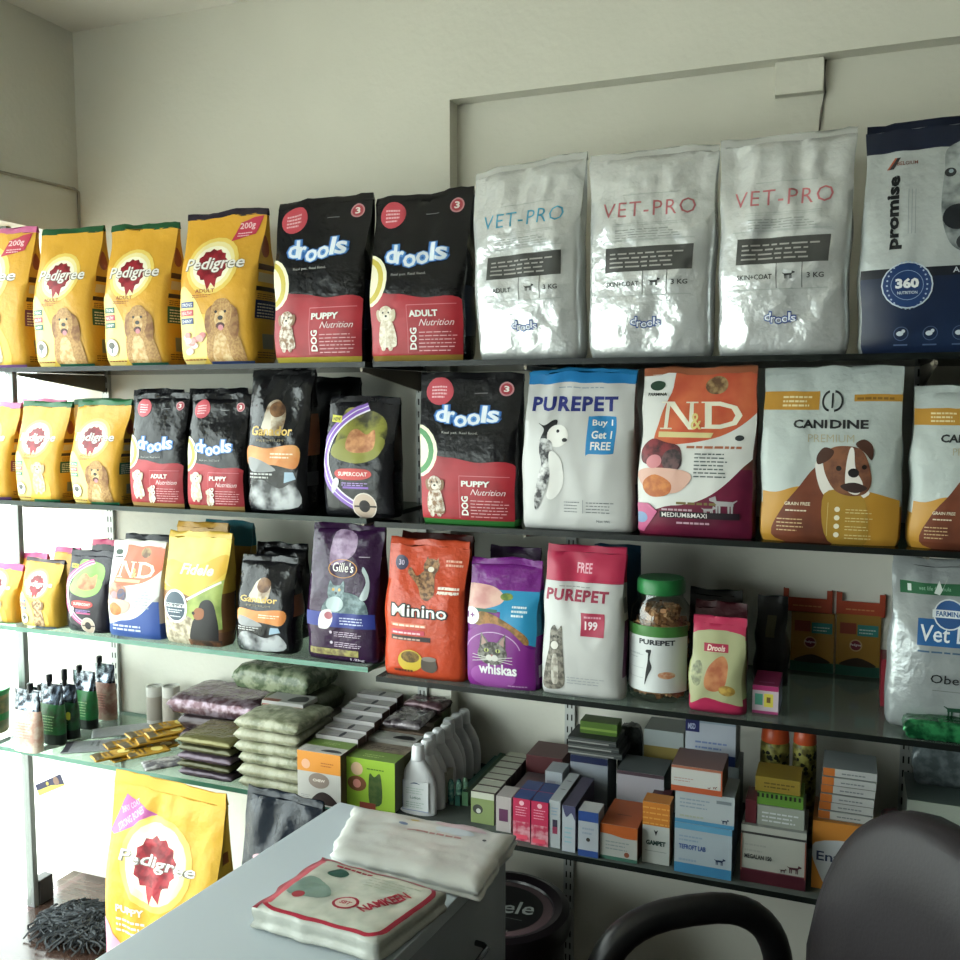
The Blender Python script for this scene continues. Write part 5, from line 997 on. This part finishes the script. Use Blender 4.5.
def f_meg(S): S.rect(0, 0, 1, .22, M('#4c1c28', .4)); S.rect(0, .22, 1, .24, M('#6c3c44', .4)); S.rect(0, .85, 1, .89, M('#3c3a3c', .4)); S.txt('MEGALAN 150', .06, .42, .48, .5, M('#2c3034', .4), .04); S.lines(.06, .55, .4, .75, 2, M('#9c9c98', .4), .3); minidog(S, .83, .33, .1, M('#4c2430', .4)); minidog(S, .66, .29, .05, M('#4c2430', .4)); S.rect(.98, .2, 1, .85, M('#8c4c3c', .4)); S.rect(0, .2, .02, .85, M('#8c5c4c', .4))
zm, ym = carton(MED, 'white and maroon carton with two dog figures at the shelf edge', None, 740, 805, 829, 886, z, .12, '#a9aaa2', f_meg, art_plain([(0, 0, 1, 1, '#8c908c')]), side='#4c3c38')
z5 = stackbox([('clear wrapped pale packet on the white and maroon carton', 757, 804, 808, '#93988f', lambda S: S.lines(.1, .2, .9, .8, 3, M('#c9cfd0', .2), .4), None, None, .01, .09), ('green and black striped packet in the little pile above the maroon carton', 757, 803, 795, '#5c8a2c', lambda S: [S.rect(.1*i, .6, .1*i+.05, .95, M('#22241c', .4)) for i in range(10)], None, None, .012, .08), ('mustard packet on top of the little pile below the spray cans', 755, 800, 779, '#8a7420', lambda S: S.lines(.2, .3, .9, .8, 2, M('#5c4c18', .4), .4), None, None, .016, .08)], 0, 0, 0, .1, Y=ym, zz=zm)
carton(MED, 'small dull red box at the left of the little pile', None, 745, 756, 800, 0, zm, .07, '#6c2c34', Y=ym+.01)
def can(x0, x1, yt, Y, label):
    X0, X1 = XA(x0, z, Y), XA(x1, z, Y); R = (X1-X0)/2; H = P((x0+x1)/2, yt, Y).z-z
    root = empty('spray_can', ((X0+X1)/2, Y, z+.0006), 0, label, 'spray can', 'spray cans'); mb = MB(); mb.lathe([(R*.9, 0), (R, .004), (R, H*.84), (R*.94, H*.86), (R*.8, H*.88)], M('#9a9440', .35, c2='#5c5424', s=60), 26)
    mb.build('body', root); n = MB(); n.lathe([(R*.97, H*.865), (R*.98, H*.875), (R*.9, H*.97), (R*.7, H), (R*.1, H)], M('#c24a14', .35), 26); n.build('cap', root)
    k = MB(); rr = random.Random(x0); bm_ = M('#22241a', .4)
    for _ in range(34):
        a_ = rr.uniform(-2.8, -.3); zz = rr.uniform(H*.45, H*.82); s = rr.uniform(.003, .006); G = [[((R+.0006)*math.cos(a_+du), (R+.0006)*math.sin(a_+du), zz+dv) for du in (-s/R, 0, s/R)] for dv in (-s, 0, s)]
        S = Sheet(G, 1, .0002); S.sm([(rr.uniform(0, .2), .3), (.4, rr.uniform(0, .2)), (rr.uniform(.7, 1), .4), (.6, rr.uniform(.7, 1)), (.2, .8)], bm_, 3); S.emit(k)
    k.build('spots', root)
can(758, 787, 724, 2.1, 'left yellow spray can with orange cap behind the medicine boxes'); can(790, 814, 726, 2.1, 'right yellow spray can with orange cap behind the medicine boxes')
def f_ent(S): S.sm([(.05, .68), (.15, .2), (.5, -.1), (1.2, -.1), (1.2, .68)], M('#b4b8bc', .4), 5); S.txt('Enteric', .08, .42, 1.0, .56, M('#1c2a4c', .4), .015)
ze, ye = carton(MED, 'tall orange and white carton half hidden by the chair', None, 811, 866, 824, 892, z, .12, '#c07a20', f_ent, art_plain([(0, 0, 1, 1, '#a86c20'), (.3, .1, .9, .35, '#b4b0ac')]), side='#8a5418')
for k in range(6):
    ze, _ = carton(MED, 'thin white and orange carton, %s of the pile by the chair' % ('lowest', 'second from the bottom', 'third from the bottom', 'third from the top', 'second from the top', 'topmost')[k], 'thin white and orange cartons', 818+k, 872+k, 0, 0, ze, .1, '#a9aaa8', lambda S: (S.rect(0, 0, .22, 1, M('#b8641c', .4)), S.rect(0, 0, 1, .08, M('#5c5c5c', .4)), S.lines(.35, .4, .8, .7, 1, M('#6c7076', .4), .5)), art_plain([(0, 0, 1, 1, '#8c9496')]), Y=ye+.012+.003*(k % 2), dz=.0165)
pillow('foil_packet', 'small crumpled pink packet at the end of the flat carton pile', None, .108, 2.06, z, .04, .05, .12, '#8c3c50', .3, None, .004, 61, .3, 0, '#5c5458')
c1 = PZ(930, 870, z)
zz2, _ = carton(MED, 'purple box at the bottom of the pile behind the chair back', None, 912, 990, 0, 0, z, .13, '#7c1c5c', lambda S: S.rect(0, .75, 1, 1, M('#b4b0b8', .4)), Y=1.99, dz=.06)
zz2, _ = carton(MED, 'pale grey-green flat carton with a dark mark, at the right edge', None, 905, 1000, 806, 0, zz2, .15, '#a0a89c', lambda S: (S.txt('Baxin', .35, .35, .5, .6, M('#2c3430', .4), .03),), art_plain([(0, 0, 1, 1, '#5c6c68')]), Y=1.975)
pillow('foil_packet', 'smoky grey plastic packet leaning up behind the flat carton at the right edge', None, XA(955, zz2, 2.1)+.0, 2.12, zz2, .17, .12, .09, '#4c5658', 0, None, .006, 63, .2, .1, '#6c7678')
# left-back clutter
def at_w(*a, **k): return carton(MED, *a, **k)
zb1, _ = at_w('dark red flat box with yellow edge at the back left of the medicine shelf', None, 526, 562, 757, 0, z, .1, '#5c2c30', art_plain([(0, 0, 1, .3, '#6c6440')]), Y=2.14)
zb0, _ = at_w('small white-topped carton behind the pink boxes', None, 545, 562, 772, 0, z, .06, '#9ca2aa', art_plain([(.1, .1, .6, .8, '#8c8c98')]), Y=2.03)
zb2, _ = at_w('white carton with navy top line behind the slate-topped cartons', None, 570, 607, 757, 0, z, .09, '#8c929c', art_plain([(0, .88, 1, 1, '#1c2448')]), None, Y=2.08)
zb3 = zb2
for k in range(3):
    zb3, _ = at_w('dark grey flat carton, %s of three below the green box' % ('lowest', 'middle', 'topmost')[k], 'dark flat cartons', 568, 622-k*3, 0, 0, zb3, .09, '#3c4040', art_plain([(0, .1, .85, .4, '#8c8c88'), (0, .55, 1, .7, '#5c605c')]), None, Y=2.085+.002*k, dz=.0125)
at_w('bright green flat box highest at the back of the medicine shelf', None, 580, 617, 723, 0, zb3, .05, '#4c6c1c', art_plain([(.0, .3, 1, .5, '#7c9a3c')]), None, Y=2.12)
zb4, _ = at_w('grey carton with white front above the orange-topped box', None, 616, 663, 773, 0, z, .1, '#a09ca4', art_plain([(0, 0, 1, .4, '#9a96a0'), (0, .94, 1, 1, '#4c3c44')]), art_plain([(0, 0, 1, 1, '#4c5456')]), Y=2.03, side='#3c4446')
zb5, _ = at_w('striped white and yellow carton near the navy-topped stack', None, 643, 682, 731, 0, z, .09, '#a0a8a8', art_plain([(0, .62, 1, .8, '#8c7a3c'), (.35, .2, .45, .62, '#2c3434'), (.75, .0, .8, .62, '#4c7078')]), art_plain([(0, 0, 1, 1, '#6c7472')]), Y=2.16)
pillow('foil_packet', 'crumpled dark plastic packet between the grey and the striped cartons', None, XA(628, z, 2.18), 2.205, z, .06, .05, .18, '#242827', .1, None, .006, 66, .25, .1, '#4c5250')
# ---------------------------------------------------------------- bags on the floor
def art_bigped(S):
    S.poly([(.04, .79), (.0, .8), (.14, .965), (.42, .9)], M('#c05aa0', .35)); S.txt('STRONG BONES', .06, .855, .33, .885, M('#e8b4d8', .4), .02, 0, 38); S.txt('SHINY COAT', .09, .905, .27, .93, M('#e8b4d8', .4), .02, 0, 30)
    burst(S, .47, .72, .2, 'Pedigree', '#b02030', '#f6eeb4', .13, .83, .032)
    S.txt('PUPPY', .14, .5, .4, .53, M('#f6ecd4', .4), .04); S.lines(.14, .42, .42, .49, 3, M('#f6ecd4', .4), .4)
    S.sm([(-.05, -.05), (-.05, .42), (.1, .4), (.3, .26), (.3, -.05)], M('#e8a0b4', .4), 5); pup(S, .65, .36, .24, '#e3c79a', '#a87a44')
bag(DFB, 'large yellow dog food bag with pink corner triangle, on the floor beside the counter', None, 100, 204, 778, 0, Y=1.70, D=.13, base='#e0ab14', seal='#e0ab14', sealh=.03, art=art_bigped, side=art_plain([(.2, .1, .9, .7, '#b8781c'), (.3, .75, .8, .8, '#8f4a1c')]), seed=70, nu=20, nv=30, topw=1.02, foil=.003, amp=.006, rough=.4, world=(P(103, 860, 1.70).x, P(209, 860, 1.70).x, P(165, 778, 1.77).z), tilt=-.05)
bag('dark_plastic_sack', 'slate blue glossy sack on the floor behind the counter corner', None, 0, 0, 0, 0, Y=1.66, D=.13, base='#161e29', seal=None, art=lambda S: (S.ell(.3, .8, .1, M('#e8b4bc', .4), .05), S.ell(.3, .8, .06, M('#c93a4c', .4), .03)), seed=71, nu=16, nv=26, foil=.006, amp=.008, rough=.22, cat='sack', world=(P(233, 840, 1.66).x, P(310, 840, 1.66).x, P(262, 788, 1.72).z), topw=.95, tilt=-.06)
bag('dark_plastic_sack', 'black sack added under the lowest shelf to block light, behind the slate blue sack', None, 0, 0, 0, 0, Y=1.96, D=.2, base='#17191c', seed=72, foil=.004, amp=.006, rough=.3, cat='sack', world=(-1.42, -.93, .5), topw=.96)  # added sack, mostly hidden, that keeps light off the wall under the shelf
q = P(50, 785, SY-.003); mb = MB()
G = [[(-.05, 0, -.016), (.05, 0, -.016)], [(-.05, 0, .016), (.05, 0, .016)]]
mb.box(-.05, .05, 0, .0015, -.016, .016, M('#2c2c50', .4)); S = Sheet(G, .11/.034); S.poly([(0, 0), (1, 0), (1, .12), (.55, .45), (0, .48)], M('#d9c84a', .4)); S.ell(.78, .6, .1, M('#8a6a5c', .4), .12); S.ell(.45, .7, .05, M('#c9b04a', .4), .05); S.emit(mb)
o = mb.build('shelf_tag', smooth=False, loc=(q.x, SY-.0045, q.z)); o.rotation_euler = (0, math.radians(-26), 0); tag(o, 'navy and yellow card tag hanging from the front edge of the lowest left shelf', 'tag')
mb = MB(); rr = random.Random(9); c = PZ(88, 930, 0); gm = [M('#3a3d40', .9), M('#26292c', .9), M('#4b4f53', .9)]
for k in range(520):
    a_ = rr.uniform(0, 2*PI); d = rr.random()**.6*.1; L = rr.uniform(.03, .06); h0 = .055*(1-d/.16)+.008; pts = []
    x, y, zz = c.x+d*math.cos(a_)*1.3, c.y+d*math.sin(a_)*.8, h0; b_ = a_+rr.uniform(-1.2, 1.2)
    for j in range(6):
        t = j/5; pts.append((x+L*t*math.cos(b_)+.008*math.sin(t*9+k), y+L*t*math.sin(b_)+.008*math.cos(t*7+k), max(.006, zz*(1-t*.8)+.014*math.sin(t*3.1))))
    mb.tube(pts, .0028, gm[k % 3], 4)
tag(mb.build('mop_head'), 'shaggy grey mop head lying on the wooden floor beside the big yellow bag', 'mop')

# ---------------------------------------------------------------- counter
ZT = .76; A = PZ(340, 803, ZT); B = PZ(510, 843, ZT); ang = math.atan2(B.y-A.y, B.x-A.x)
Wd = (B-A).length; L = 2.3; grey = M('#a4adb3', .38, kf=1); gd = M('#8a9197', .4, kf=1)  # unseen far length of the counter added to block low window light
root = empty('drawer_cabinet', (A.x, A.y, 0), ang, 'light grey counter cabinet with flat top and metal-handled drawers', 'cabinet')
mb = MB(); mb.box(-.004, Wd+.004, -L, .004, ZT-.022, ZT, grey); mb.build('worktop', root, False, bevel=.002)
mb = MB(); mb.box(.012, Wd-.02, -L+.01, -.006, .0, ZT-.0222, gd); mb.build('carcass', root, False, bevel=.001)
hm = M('#7d8286', .25, .9)
for k, (y0, y1) in enumerate(((-.335, -.012), (-.665, -.34), (-.945, -.67))):
    for j, (za, zb) in enumerate(((.53, .732), (.30, .524), (.03, .294))):
        mb = MB(); mb.box(Wd-.0198, Wd-.002, y0, y1, za, zb, gd); dr = mb.build('drawer', root, False, bevel=.0015)
        ym = (y0+y1)/2; zz = (za+zb)/2+.02; h = MB(); pts = [(Wd-.001, ym-.05, zz), (Wd+.012, ym-.05, zz), (Wd+.022, ym-.044, zz), (Wd+.025, ym, zz), (Wd+.022, ym+.044, zz), (Wd+.012, ym+.05, zz), (Wd-.001, ym+.05, zz)]
        h.tube(pts, .0045, hm, 8); h.build('handle', dr)
# wrapped carrier bags lying on the counter
def crumple(name, label, corners, z0, th, seed, mat, art=None, foil=.005, cat='plastic bags', amp=.25, nu=30, nv=26, drop=.3):
    c4 = [PZ(*c, z0+th) for c in corners]; mb = MB(); top = []
    for j in range(nv+1):
        v = j/nv; rw = []
        for i in range(nu+1):
            u = i/nu; p = c4[0]*(1-u)*(1-v)+c4[1]*u*(1-v)+c4[2]*u*v+c4[3]*(1-u)*v
            e = min(u, 1-u)*(c4[1]-c4[0]).length; f = min(v, 1-v)*(c4[3]-c4[0]).length; ed = min(1, min(e, f)/.02); n1 = noise.noise((p.x*16+seed, p.y*16, seed)); n2 = 1-2*abs(noise.noise((p.x*22, p.y*30+seed, 3))); n3 = 1-2*abs(noise.noise((p.x*50, p.y*50+seed, 9)))
            zz = z0+th*(1-drop*(1-ed)**2)+(n1*.8+n2*.5+n3*.25)*foil*(.4+.6*ed)
            wob = .006*noise.noise((u*6, v*6, seed+11)); rw.append((p.x+wob*(1-ed), p.y+wob*(1-ed), max(zz, z0+.003)))
        top.append(rw)
    mb.grid(top, mat, False)
    rim = [top[0][i] for i in range(nu+1)]+[top[j][nu] for j in range(1, nv+1)]+[top[nv][i] for i in range(nu-1, -1, -1)]+[top[j][0] for j in range(nv-1, 0, -1)]
    cx, cy = sum(p[0] for p in rim)/len(rim), sum(p[1] for p in rim)/len(rim); rg = []
    for k in range(9):
        t = k/8; ring = []
        for i, p in enumerate(rim):
            o = .0035*math.sin(t*PI*3+.0)+.004*noise.noise((p[0]*30, p[1]*30, t*4+seed)); dx, dy = p[0]-cx, p[1]-cy; l = math.hypot(dx, dy); ring.append((p[0]+dx/l*o*(1-t), p[1]+dy/l*o*(1-t), z0+.001+(p[2]-z0-.001)*t))
        rg.append(ring)
    mb.grid(rg, mat, True, True, False)
    if art: S = Sheet(top, (c4[1]-c4[0]).length/(c4[3]-c4[0]).length); art(S); S.emit(mb)
    return tag(mb.build(name, ang=1.4), label, cat)
def art_white(S):
    for c_, x, y in (('#b8a03c', .42, .86), ('#6c7c9c', .36, .76), ('#b07060', .47, .68), ('#7c9cb8', .72, .74)): S.ell(x, y, .03, M(c_, .4), .014)
    S.ell(.68, .78, .12, M('#bcc8d0', .35), .04); S.lines(.4, .66, .75, .72, 1, M('#b08080', .4), .5); S.ell(.87, .72, .012, M('#2a2a30', .4))
    S.sm([(.55, .9), (.75, .95), (.85, .85), (.6, .84)], M('#cbb4bc', .35), 4)
wh = M('#c3c4bf', .28, b=.15, bs=30)
Zc = ZT+.0006
crumple('carrier_bag_stack', 'pile of folded white plastic bags lying at the far end of the counter', [(330, 851), (478, 888), (516, 832), (354, 803)], Zc, .022, 5, wh, art_white, .0035)
def art_red(S):
    rd = M('#a81e38', .3); pk = M('#c04a5c', .3)
    def band(x0, y0, x1, y1, r_, w, mt):
        o = []; i_ = []
        for cx, cy, a0 in ((x1-r_, y1-r_, 0), (x0+r_, y1-r_, 1), (x0+r_, y0+r_, 2), (x1-r_, y0+r_, 3)):
            for k in range(7):
                a_ = (a0+k/6)*PI/2; o.append((cx+r_*math.cos(a_), cy+r_*math.sin(a_))); i_.append((cx+(r_-w)*math.cos(a_), cy+(r_-w)*math.sin(a_)))
        n = len(o); S.tri([[i_[k], o[k], o[(k+1) % n], i_[(k+1) % n]] for k in range(n)], mt)
    S.rect(.07, .06, .95, .94, M('#c6c8ba', .3, c2='#aeb4a6', s=22)); band(.02, .02, .985, .985, .12, .035, rd); S.rect(0, 0, .035, 1, M('#8c1c34', .3)); S.rect(.035, .1, .09, .9, pk)
    S.sm([(.1, .3), (.12, .6), (.3, .55), (.4, .4), (.3, .3)], M('#7f988c', .3), 4); S.sm([(.2, .72), (.24, .85), (.34, .8), (.3, .7)], M('#2c5a4c', .3), 4); S.ell(.2, .3, .045, M('#a83a44', .4))
    S.ell(.55, .36, .09, rd, .09); S.ell(.55, .36, .07, M('#cfc4b4', .35), .07); S.txt('SBT', .51, .33, .59, .39, rd, .04)
    S.txt('NAMKEEN', .58, .46, .95, .58, rd, .04, 0, 66); S.lines(.5, .7, .9, .88, 4, M('#a9b09c', .4), .25); S.lines(.2, .86, .5, .93, 1, rd, .4)
crumple('snack_packet', 'white packet with red border print lying on the counter in front of the white bags', [(252, 905), (378, 940), (446, 890), (322, 855)], Zc, .034, 8, M('#b9bcb3', .25, b=.25, bs=50), art_red, .0028, 'packet', drop=.12)

# ---------------------------------------------------------------- round tub under the shelf
c = PZ(505, 895, .36); R = .155; root = empty('food_bin', (c.x-.005, c.y-.02, 0), 0, 'round black food bin with ring lid and grey lettering under the shelf', 'bin')
bkm = M('#121113', .3); mb = MB(); mb.lathe([(R*.84, 0.0), (R*.87, .01), (R*.93, .18), (R*.95, .18), (R*.95, .19), (R*.96, .31)], bkm, 48); mb.build('body', root)
mb = MB(); mb.lathe([(R*.96, .30), (R*1.04, .302), (R*1.06, .325), (R*1.03, .345), (R*.92, .35), (R*.8, .342), (R*.78, .336)], M('#1a1518', .28), 48); mb.lathe([(R*.78, .337), (R*.66, .339)], M('#5a464a', .4), 48, cap0=False, cap1=True)
mb.lathe([(R*.64, .3395), (R*.05, .3397)], M('#131314', .35), 48)
S = Sheet([[(-R*.6, -R*.6, .3402), (R*.6, -R*.6, .3402)], [(-R*.6, R*.6, .3402), (R*.6, R*.6, .3402)]], 1); S.txt('Fidele', .12, .38, .92, .66, M('#8f9590', .4), .01, .15, 12); S.rect(.2, .3, .85, .31, M('#6c706c', .4)); S.emit(mb); mb.build('lid', root)
mb = MB(); S = Sheet([[(-.05, -R*.955, .2), (.05, -R*.955, .2)], [(-.05, -R*.96, .22), (.05, -R*.96, .22)]], 5, .002); S.lines(0, .2, 1, .8, 1, M('#a9a9a6', .4), .6); S.emit(mb); mb.build('label', root)

# ---------------------------------------------------------------- office chair
Cc = Vector((.10, 1.25, 0)); al = math.radians(35); root = empty('office_chair', (Cc.x, Cc.y, 0), 0, 'dark office chair with padded back and looped black armrest in front of the medicine shelf', 'chair')
f = Vector((-math.cos(al), -math.sin(al), 0)); l = Vector((-math.sin(al), math.cos(al), 0))
pad = M('#201b1e', .5, b=.05, bs=200, spec=.25); pl = M('#141415', .35)
mb = MB(); rings = []; n = 40; zc_ = .695; hh = .27; ww = .222
for t, s in ((-.045, .0), (-.045, .6), (-.04, .9), (-.028, .985), (-.01, 1.0), (.008, .985), (.02, .93), (.026, .8), (.028, .5), (.028, 0)):
    ring = []
    for i in range(n):
        a_ = 2*PI*i/n; ca, sa = math.cos(a_), math.sin(a_); e = 2.7
        x = ww*s*math.copysign(abs(ca)**(2/e), ca); zz = hh*s*math.copysign(abs(sa)**(2/e), sa); x *= 1-.16*(zz/hh) if zz > 0 else 1+.04*zz/hh
        p = l*x+f*(-t-.10*(zz+hh)*.55-.03*(1-(x/ww)**2)*1.0)*1.0 ; ring.append((p.x, p.y, zc_+zz))
    rings.append(ring)
mb.grid(rings, pad, True, False, False); mb.build('backrest', root, ang=2)
mb = MB(); rings = []
for t, s in ((0, .0), (0, .7), (.006, .93), (.02, 1), (.045, 1), (.06, .95), (.068, .8), (.07, 0)):
    ring = []
    for i in range(36):
        a_ = 2*PI*i/36; ca, sa = math.cos(a_), math.sin(a_); p = f*(.235+.225*s*math.copysign(abs(ca)**.7, ca))+l*(.23*s*math.copysign(abs(sa)**.7, sa)); ring.append((p.x, p.y, .41+t))
    rings.append(ring)
mb.grid(rings, pad, True, False, False); mb.build('seat', root, ang=2)
for sg in (1, -1):
    mb = MB(); pts = []; base = l*(.275*sg)
    a0, a1, z0, z1 = .02, .325, .43, .738
    cor = []; 
    for k in range(41):
        a_ = 2*PI*k/40; ca, sa = math.cos(a_), math.sin(a_); e = 2.7; p = base+f*((a0+a1)/2+(a1-a0)/2*math.copysign(abs(ca)**(2/e), ca)); pts.append((p.x, p.y, (z0+z1)/2+(z1-z0)/2*math.copysign(abs(sa)**(2/e), sa)))
    pts.append(pts[1]); mb.tube(pts, .0225, pl, 14); mb.build('armrest', root)
    mb = MB(); p0 = base+f*.12; p1 = l*(.1*sg)+f*.12; mb.tube([(p0.x, p0.y, .437), (p1.x, p1.y, .405)], .012, pl, 8); mb.build('armrest_bracket', root)
cs = f*.235
mb = MB(); mb.lathe([(.03, .08), (.03, .2), (.02, .2), (.02, .41)], pl, 20, ctr=(cs.x, cs.y, 0)); mb.build('gas_column', root)
mb = MB(); bb = -f*.02; mb.tube([(cs.x, cs.y, .40), (bb.x, bb.y, .395), (bb.x-f.x*.02, bb.y-f.y*.02, .43), (bb.x-f.x*.0, bb.y-f.y*.0, .55)], .013, pl, 8); mb.build('back_bar', root)
for k in range(5):
    a_ = k*2*PI/5+.3; mb = MB(); e = Vector((math.cos(a_), math.sin(a_), 0)); mb.tube([(cs.x, cs.y, .1), (cs.x+e.x*.14, cs.y+e.y*.14, .095), (cs.x+e.x*.27, cs.y+e.y*.27, .07)], [.022, .018, .012], pl, 8); lg = mb.build('base_arm', root)
    w_ = MB(); p = cs+e*.27; t_ = Vector((-e.y, e.x, 0))*.012; w_.tube([(p.x-t_.x, p.y-t_.y, .0285), (p.x-t_.x*.2, p.y-t_.y*.2, .0285)], .028, pl, 14); w_.tube([(p.x+t_.x*.2, p.y+t_.y*.2, .0285), (p.x+t_.x, p.y+t_.y, .0285)], .028, pl, 14); w_.build('caster', lg)

# ---------------------------------------------------------------- light and camera
w = bpy.data.worlds.new('sky'); bpy.context.scene.world = w; w.use_nodes = True
w.node_tree.nodes['Background'].inputs[0].default_value = (.96, .98, 1, 1); w.node_tree.nodes['Background'].inputs[1].default_value = WORLD
def area(name, loc, rot, sx, sy, power, col=(1, 1, 1), portal=False):
    d = bpy.data.lights.new(name, 'AREA'); d.shape = 'RECTANGLE'; d.size = sx; d.size_y = sy; d.energy = power; d.color = col
    if portal: d.cycles.is_portal = True
    o = bpy.data.objects.new(name, d); C.objects.link(o); o.location = loc; o.rotation_euler = rot; return o
area('window_light_left', (XG-.14, .0, 1.0), (0, math.radians(-90), 0), 2.0, 4.3, 1, portal=True)
area('window_light_front', (-1.78, YF-.14, 1.05), (math.radians(90), 0, 0), .5, 2.1, 1, portal=True)
cd = bpy.data.cameras.new('camera'); co = bpy.data.objects.new('camera', cd); C.objects.link(co)
cd.sensor_width = 36; cd.lens = FOC*36/960; cd.clip_start = .02
Rm = Matrix((RT, UP, -FW)).transposed().to_4x4(); co.matrix_world = Matrix.Translation(CAM) @ Rm
bpy.context.scene.camera = co
vs = bpy.context.scene.view_settings; vs.view_transform = 'Standard'; vs.look = 'None'; vs.gamma = 1; vs.use_curve_mapping = False; vs.exposure = EXPO
bpy.context.scene.cycles.transparent_max_bounces = 24; bpy.context.scene.cycles.max_bounces = 10; bpy.context.scene.cycles.diffuse_bounces = 5
